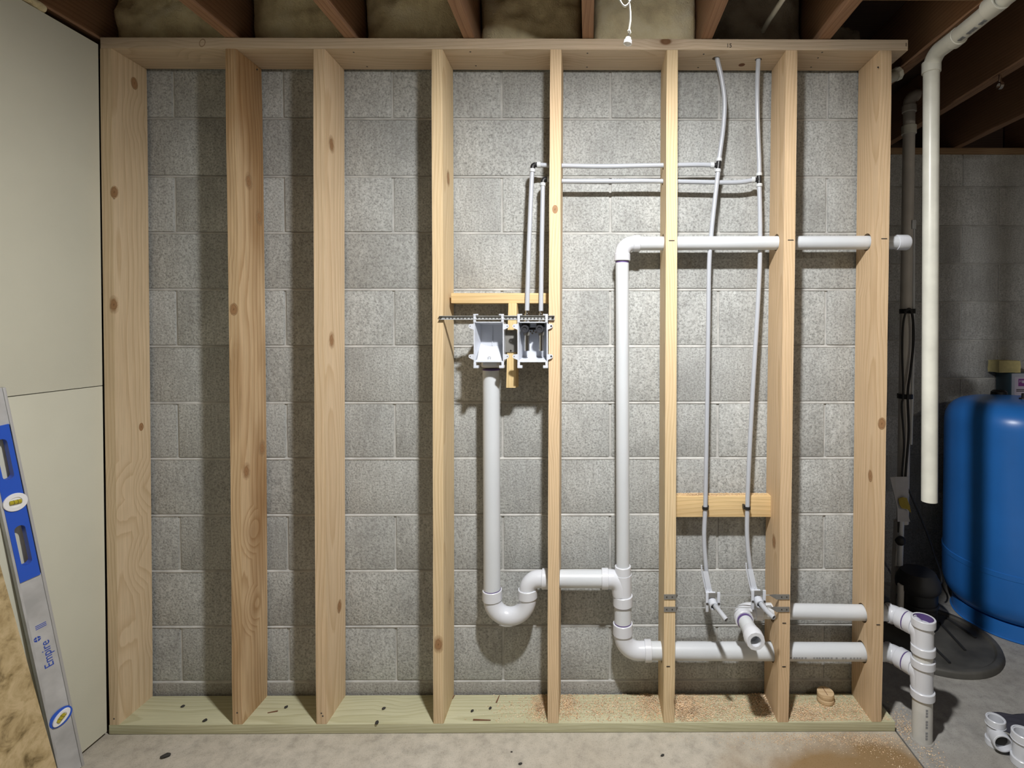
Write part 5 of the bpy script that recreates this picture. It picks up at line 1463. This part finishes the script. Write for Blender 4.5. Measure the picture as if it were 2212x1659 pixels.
# plywood sheet leaning on the drywall beside it
e0 = PX(121, 1650, -1.575); e1 = PX(0, 1190, -1.600)
dzz = (e1 - e0) / (e1.z - e0.z)
b0 = e0 - dzz * (e0.z - 0.003)
b1 = b0 + dzz * 0.95
b1.x = dwx(0.95) + 0.0015
bm = bmesh.new()
cs = [(b0.x, b0.y, 0.003), (b0.x - 0.012, b0.y, 0.003), (b1.x + 0.012, b1.y, b1.z), (b1.x, b1.y, b1.z),
      (b0.x, -1.40, 0.003), (b0.x - 0.012, -1.40, 0.003), (b1.x + 0.012, -1.55, b1.z), (b1.x, -1.55, b1.z)]
v = [bm.verts.new(c_) for c_ in cs]
for q in ((0, 1, 3, 2), (4, 6, 7, 5), (0, 4, 5, 1), (2, 3, 7, 6), (0, 2, 6, 4), (1, 5, 7, 3)): bm.faces.new([v[k] for k in q])
tag(finish('plywood_sheet', bm, 'plywood', None, smooth=False), 'stained tan plywood sheet leaning on the drywall left of the level', 'plywood')

# ------------------------------------------------------------------ wood plug, debris, sawdust
pc = PZ(1783, 1515, ZB)
pg = thing('wood_plug', 'round wooden hole saw plug sitting on the bottom plate', 'wood plug', (pc.x, pc.y, ZB))
bm = bmesh.new()
bm_lathe(bm, (pc.x, pc.y, ZB + 0.0005), (0, 0, 1), [(0, 0.0275), (0.004, 0.0295), (0.015, 0.029), (0.018, 0.0275), (0.021, 0.0290), (0.034, 0.0288), (0.036, 0.028)], 28)
finish('plug_disc', bm, 'plug', pg)
box('plug_crack', (pc.x - 0.002, pc.y - 0.02, ZB + 0.0362), (pc.x + 0.0, pc.y + 0.022, ZB + 0.0370), 'bark', pg)

def pebble(px, py, z, r, mat, name, label, cat, group, sx_=1.0, sy_=1.0, rot_=0.0, flat=0.6):
    c = PZ(px, py, z)
    bm = bmesh.new(); bmesh.ops.create_icosphere(bm, subdivisions=2, radius=r)
    for v in bm.verts:
        v.co += noise.noise_vector(v.co * (1.2 / r) + Vector((px, py, 0))) * r * 0.25
        v.co.x *= sx_; v.co.y *= sy_; v.co.z *= flat
    zmin = min(v.co.z for v in bm.verts)
    bmesh.ops.rotate(bm, cent=(0, 0, 0), matrix=Matrix.Rotation(rot_, 3, 'Z'), verts=bm.verts)
    bmesh.ops.translate(bm, verts=bm.verts, vec=(c.x, c.y, z - zmin))
    return tag(finish(name, bm, mat), label, cat, group)
for px, py, r, lb in ((395, 1527, 0.0055, 'dark crumb on the plate in the bay beside the drywall'), (443, 1558, 0.006, 'dark triangular crumb near the plate edge left of the weathered stud'),
                  (618, 1529, 0.0055, 'dark crumb on the plate right of the weathered stud'), (829, 1532, 0.0055, 'dark crumb mid plate in the third bay'),
                  (814, 1563, 0.0065, 'dark crumb on the plate edge in the third bay'), (1020, 1537, 0.005, 'dark crumb left of its twin in the fourth bay'), (1059, 1531, 0.0052, 'dark crumb right of its twin in the fourth bay')):
    pebble(px, py, ZB, r, 'pebble', 'debris_crumb', lb, 'debris', 'dark crumbs on the plate', 1.2, 0.9, random.uniform(0, 3))
for px, py, r, lb, ro in ((358, 1636, 0.011, 'dark oval chip on the floor in front of the drywall corner', 0.6), (1124, 1651, 0.005, 'small dark pebble on the floor below the trap', 0.2), (1431, 1633, 0.005, 'small dark pebble on the floor below the fifth bay', 0.4), (1105, 1625, 0.003, 'tiny dark speck on the floor below the plate', 0)):
    pebble(px, py, 0.0, r, 'pebble', 'debris_crumb', lb, 'debris', 'dark crumbs on the floor', 1.3, 0.7, ro, 0.5)
# bark slivers on the plate
for (ax, ay, bx_, by_, w, lb) in ((1022, 1555, 1060, 1556, 0.006, 'reddish bark sliver on the plate in the fourth bay'), (1072, 1518, 1079, 1502, 0.005, 'pale brown wood sliver standing at the back of the plate'),
                              (977, 1510, 985, 1494, 0.004, 'dark bark sliver behind the fourth stud'), (600, 1536, 578, 1540, 0.005, 'bark sliver at the foot of the weathered stud')):
    p0, p1 = PZ(ax, ay, ZB + 0.001), PZ(bx_, by_, ZB + 0.001)
    p0.y = min(p0.y, 0.137); p1.y = min(p1.y, 0.137)
    d_ = (p1 - p0); n_ = Vector((-d_.y, d_.x, 0)).normalized() * w / 2
    bm = bmesh.new()
    lo = [p0 - n_, p0 + n_, p1 + n_ * 0.4, p1 - n_ * 0.4]
    v0 = [bm.verts.new((q.x, q.y, ZB + 0.0004)) for q in lo]; v1 = [bm.verts.new((q.x, q.y, ZB + 0.0024)) for q in lo]
    bm.faces.new(v0[::-1]); bm.faces.new(v1)
    for k in range(4): bm.faces.new((v0[k], v0[(k + 1) % 4], v1[(k + 1) % 4], v1[k]))
    tag(finish('bark_sliver', bm, 'bark', None, smooth=False), lb, 'wood sliver', 'slivers on the plate')

def flakes(name, label, spots, z, ybound, xbound, seed, stud_avoid=True):
    """spots: (x, y, sx, sy, count, heap, material weights)"""
    rnd = random.Random(seed)
    V, Fc, Mi = [], [], []
    for (cx, cy, sx_, sy_, cnt, heap, size, wts) in spots:
        for _ in range(cnt):
            x = rnd.gauss(cx, sx_); y = rnd.gauss(cy, sy_)
            if not (xbound[0] < x < xbound[1] and ybound[0] < y < ybound[1]): continue
            rr = ((x - cx) / sx_) ** 2 + ((y - cy) / sy_) ** 2
            zz = z + rnd.random() * heap * math.exp(-rr * 0.5) + 0.0006
            s = size * rnd.uniform(0.4, 1.3)
            a = rnd.uniform(0, 6.28); t = rnd.uniform(-0.6, 0.6)
            ux_, uy_ = math.cos(a), math.sin(a)
            i0 = len(V)
            l, w = s, s * rnd.uniform(0.25, 0.8)
            V += [(x - ux_ * l, y - uy_ * l, zz), (x + uy_ * w, y - ux_ * w, zz + abs(t) * w), (x + ux_ * l, y + uy_ * l, zz + 0.4 * s * abs(t)), (x - uy_ * w, y + ux_ * w, zz + 0.0008)]
            Fc += [(i0, i0 + 1, i0 + 2), (i0, i0 + 2, i0 + 3)]
            q = rnd.random(); mi = 0 if q < wts[0] else (1 if q < wts[0] + wts[1] else 2)
            Mi += [mi, mi]
    me = bpy.data.meshes.new(name); me.from_pydata(V, [], Fc)
    for m_ in ('sawdust', 'sawdust_dark', 'sawdust_pale'): me.materials.append(M[m_])
    me.polygons.foreach_set('material_index', Mi); me.update()
    o = bpy.data.objects.new(name, me)
    _register(o, (0, 0, 0), None)
    return tag(o, label, 'sawdust', kind='stuff')
def sp(px, py, sxp, syp, cnt, heap, size, wts=(0.6, 0.1, 0.3)):
    c = PZ(px, py, ZB)
    return (c.x, c.y, sxp / 620, syp / 620, cnt, heap, size, wts)
plate_spots = [sp(1172, 1525, 14, 26, 2475, 0.006, 0.0021, (0.85, 0.05, 0.1)), sp(1120, 1530, 35, 30, 577, 0.001, 0.0025, (0.4, 0.1, 0.5)),
               sp(1225, 1520, 14, 24, 1485, 0.004, 0.0023, (0.68, 0.16, 0.16)), sp(1310, 1528, 55, 28, 2475, 0.001, 0.0025, (0.45, 0.25, 0.3)),
               sp(1405, 1520, 20, 28, 2475, 0.004, 0.0023, (0.68, 0.16, 0.16)), sp(1482, 1528, 22, 28, 4290, 0.006, 0.0025, (0.75, 0.08, 0.17)),
               sp(1560, 1530, 60, 30, 4290, 0.002, 0.0025, (0.5, 0.12, 0.38)), sp(1648, 1520, 16, 26, 2145, 0.006, 0.0031, (0.5, 0.1, 0.4)),
               sp(1735, 1545, 25, 22, 2310, 0.003, 0.0023, (0.65, 0.1, 0.25)), sp(1800, 1535, 50, 28, 4290, 0.0015, 0.0023, (0.65, 0.12, 0.23)), sp(1880, 1540, 28, 26, 1155, 0.001, 0.0021, (0.65, 0.12, 0.23))]
flakes('sawdust', 'pinkish tan sawdust scattered on the bottom plate', plate_spots, ZB, (0.004, 0.139), (-0.6, xr0 - 0.01), 3)
def fs(px, py, sxp, syp, cnt, size, wts=(0.55, 0.1, 0.35)):
    c = PZ(px, py, 0.0)
    return (c.x, c.y, sxp / 640, syp / 640, cnt, 0.0008, size, wts)
floor_spots = [fs(1800, 1594, 80, 9, 1500, 0.0017), fs(1880, 1600, 45, 16, 900, 0.0018), fs(1640, 1594, 80, 6, 300, 0.0016), fs(1930, 1640, 35, 28, 220, 0.0020), fs(1700, 1605, 70, 14, 260, 0.0018)]
flakes('sawdust', 'sawdust fallen on the floor before the plate end', floor_spots, 0.0, (-1.0, -0.004), (-0.5, JOINT_X - 0.006), 5)
fr2 = [(1.10, 0.03, 0.03, 0.045, 900, 0.001, 0.0024, (0.5, 0.1, 0.4)), (1.11, -0.12, 0.03, 0.06, 350, 0.001, 0.0022, (0.5, 0.1, 0.4))]
flakes('sawdust', 'sawdust on the grey slab round the stack', fr2, -0.003, (-0.5, 0.2), (JOINT_X + 0.006, 1.4), 8)
c = P(1560, 1072, CLY + 0.02)
cl = [(c.x - 0.09, CLY + 0.018, 0.05, 0.010, 900, 0.005, 0.0022, (0.6, 0.1, 0.3)), (c.x + 0.05, CLY + 0.022, 0.07, 0.009, 700, 0.003, 0.0020, (0.6, 0.05, 0.35))]
flakes('sawdust', 'sawdust lying along the top of the cleat', cl, cz1, (CLY + 0.002, CLY + 0.036), (q0.x + 0.006, q1.x - 0.006), 9)
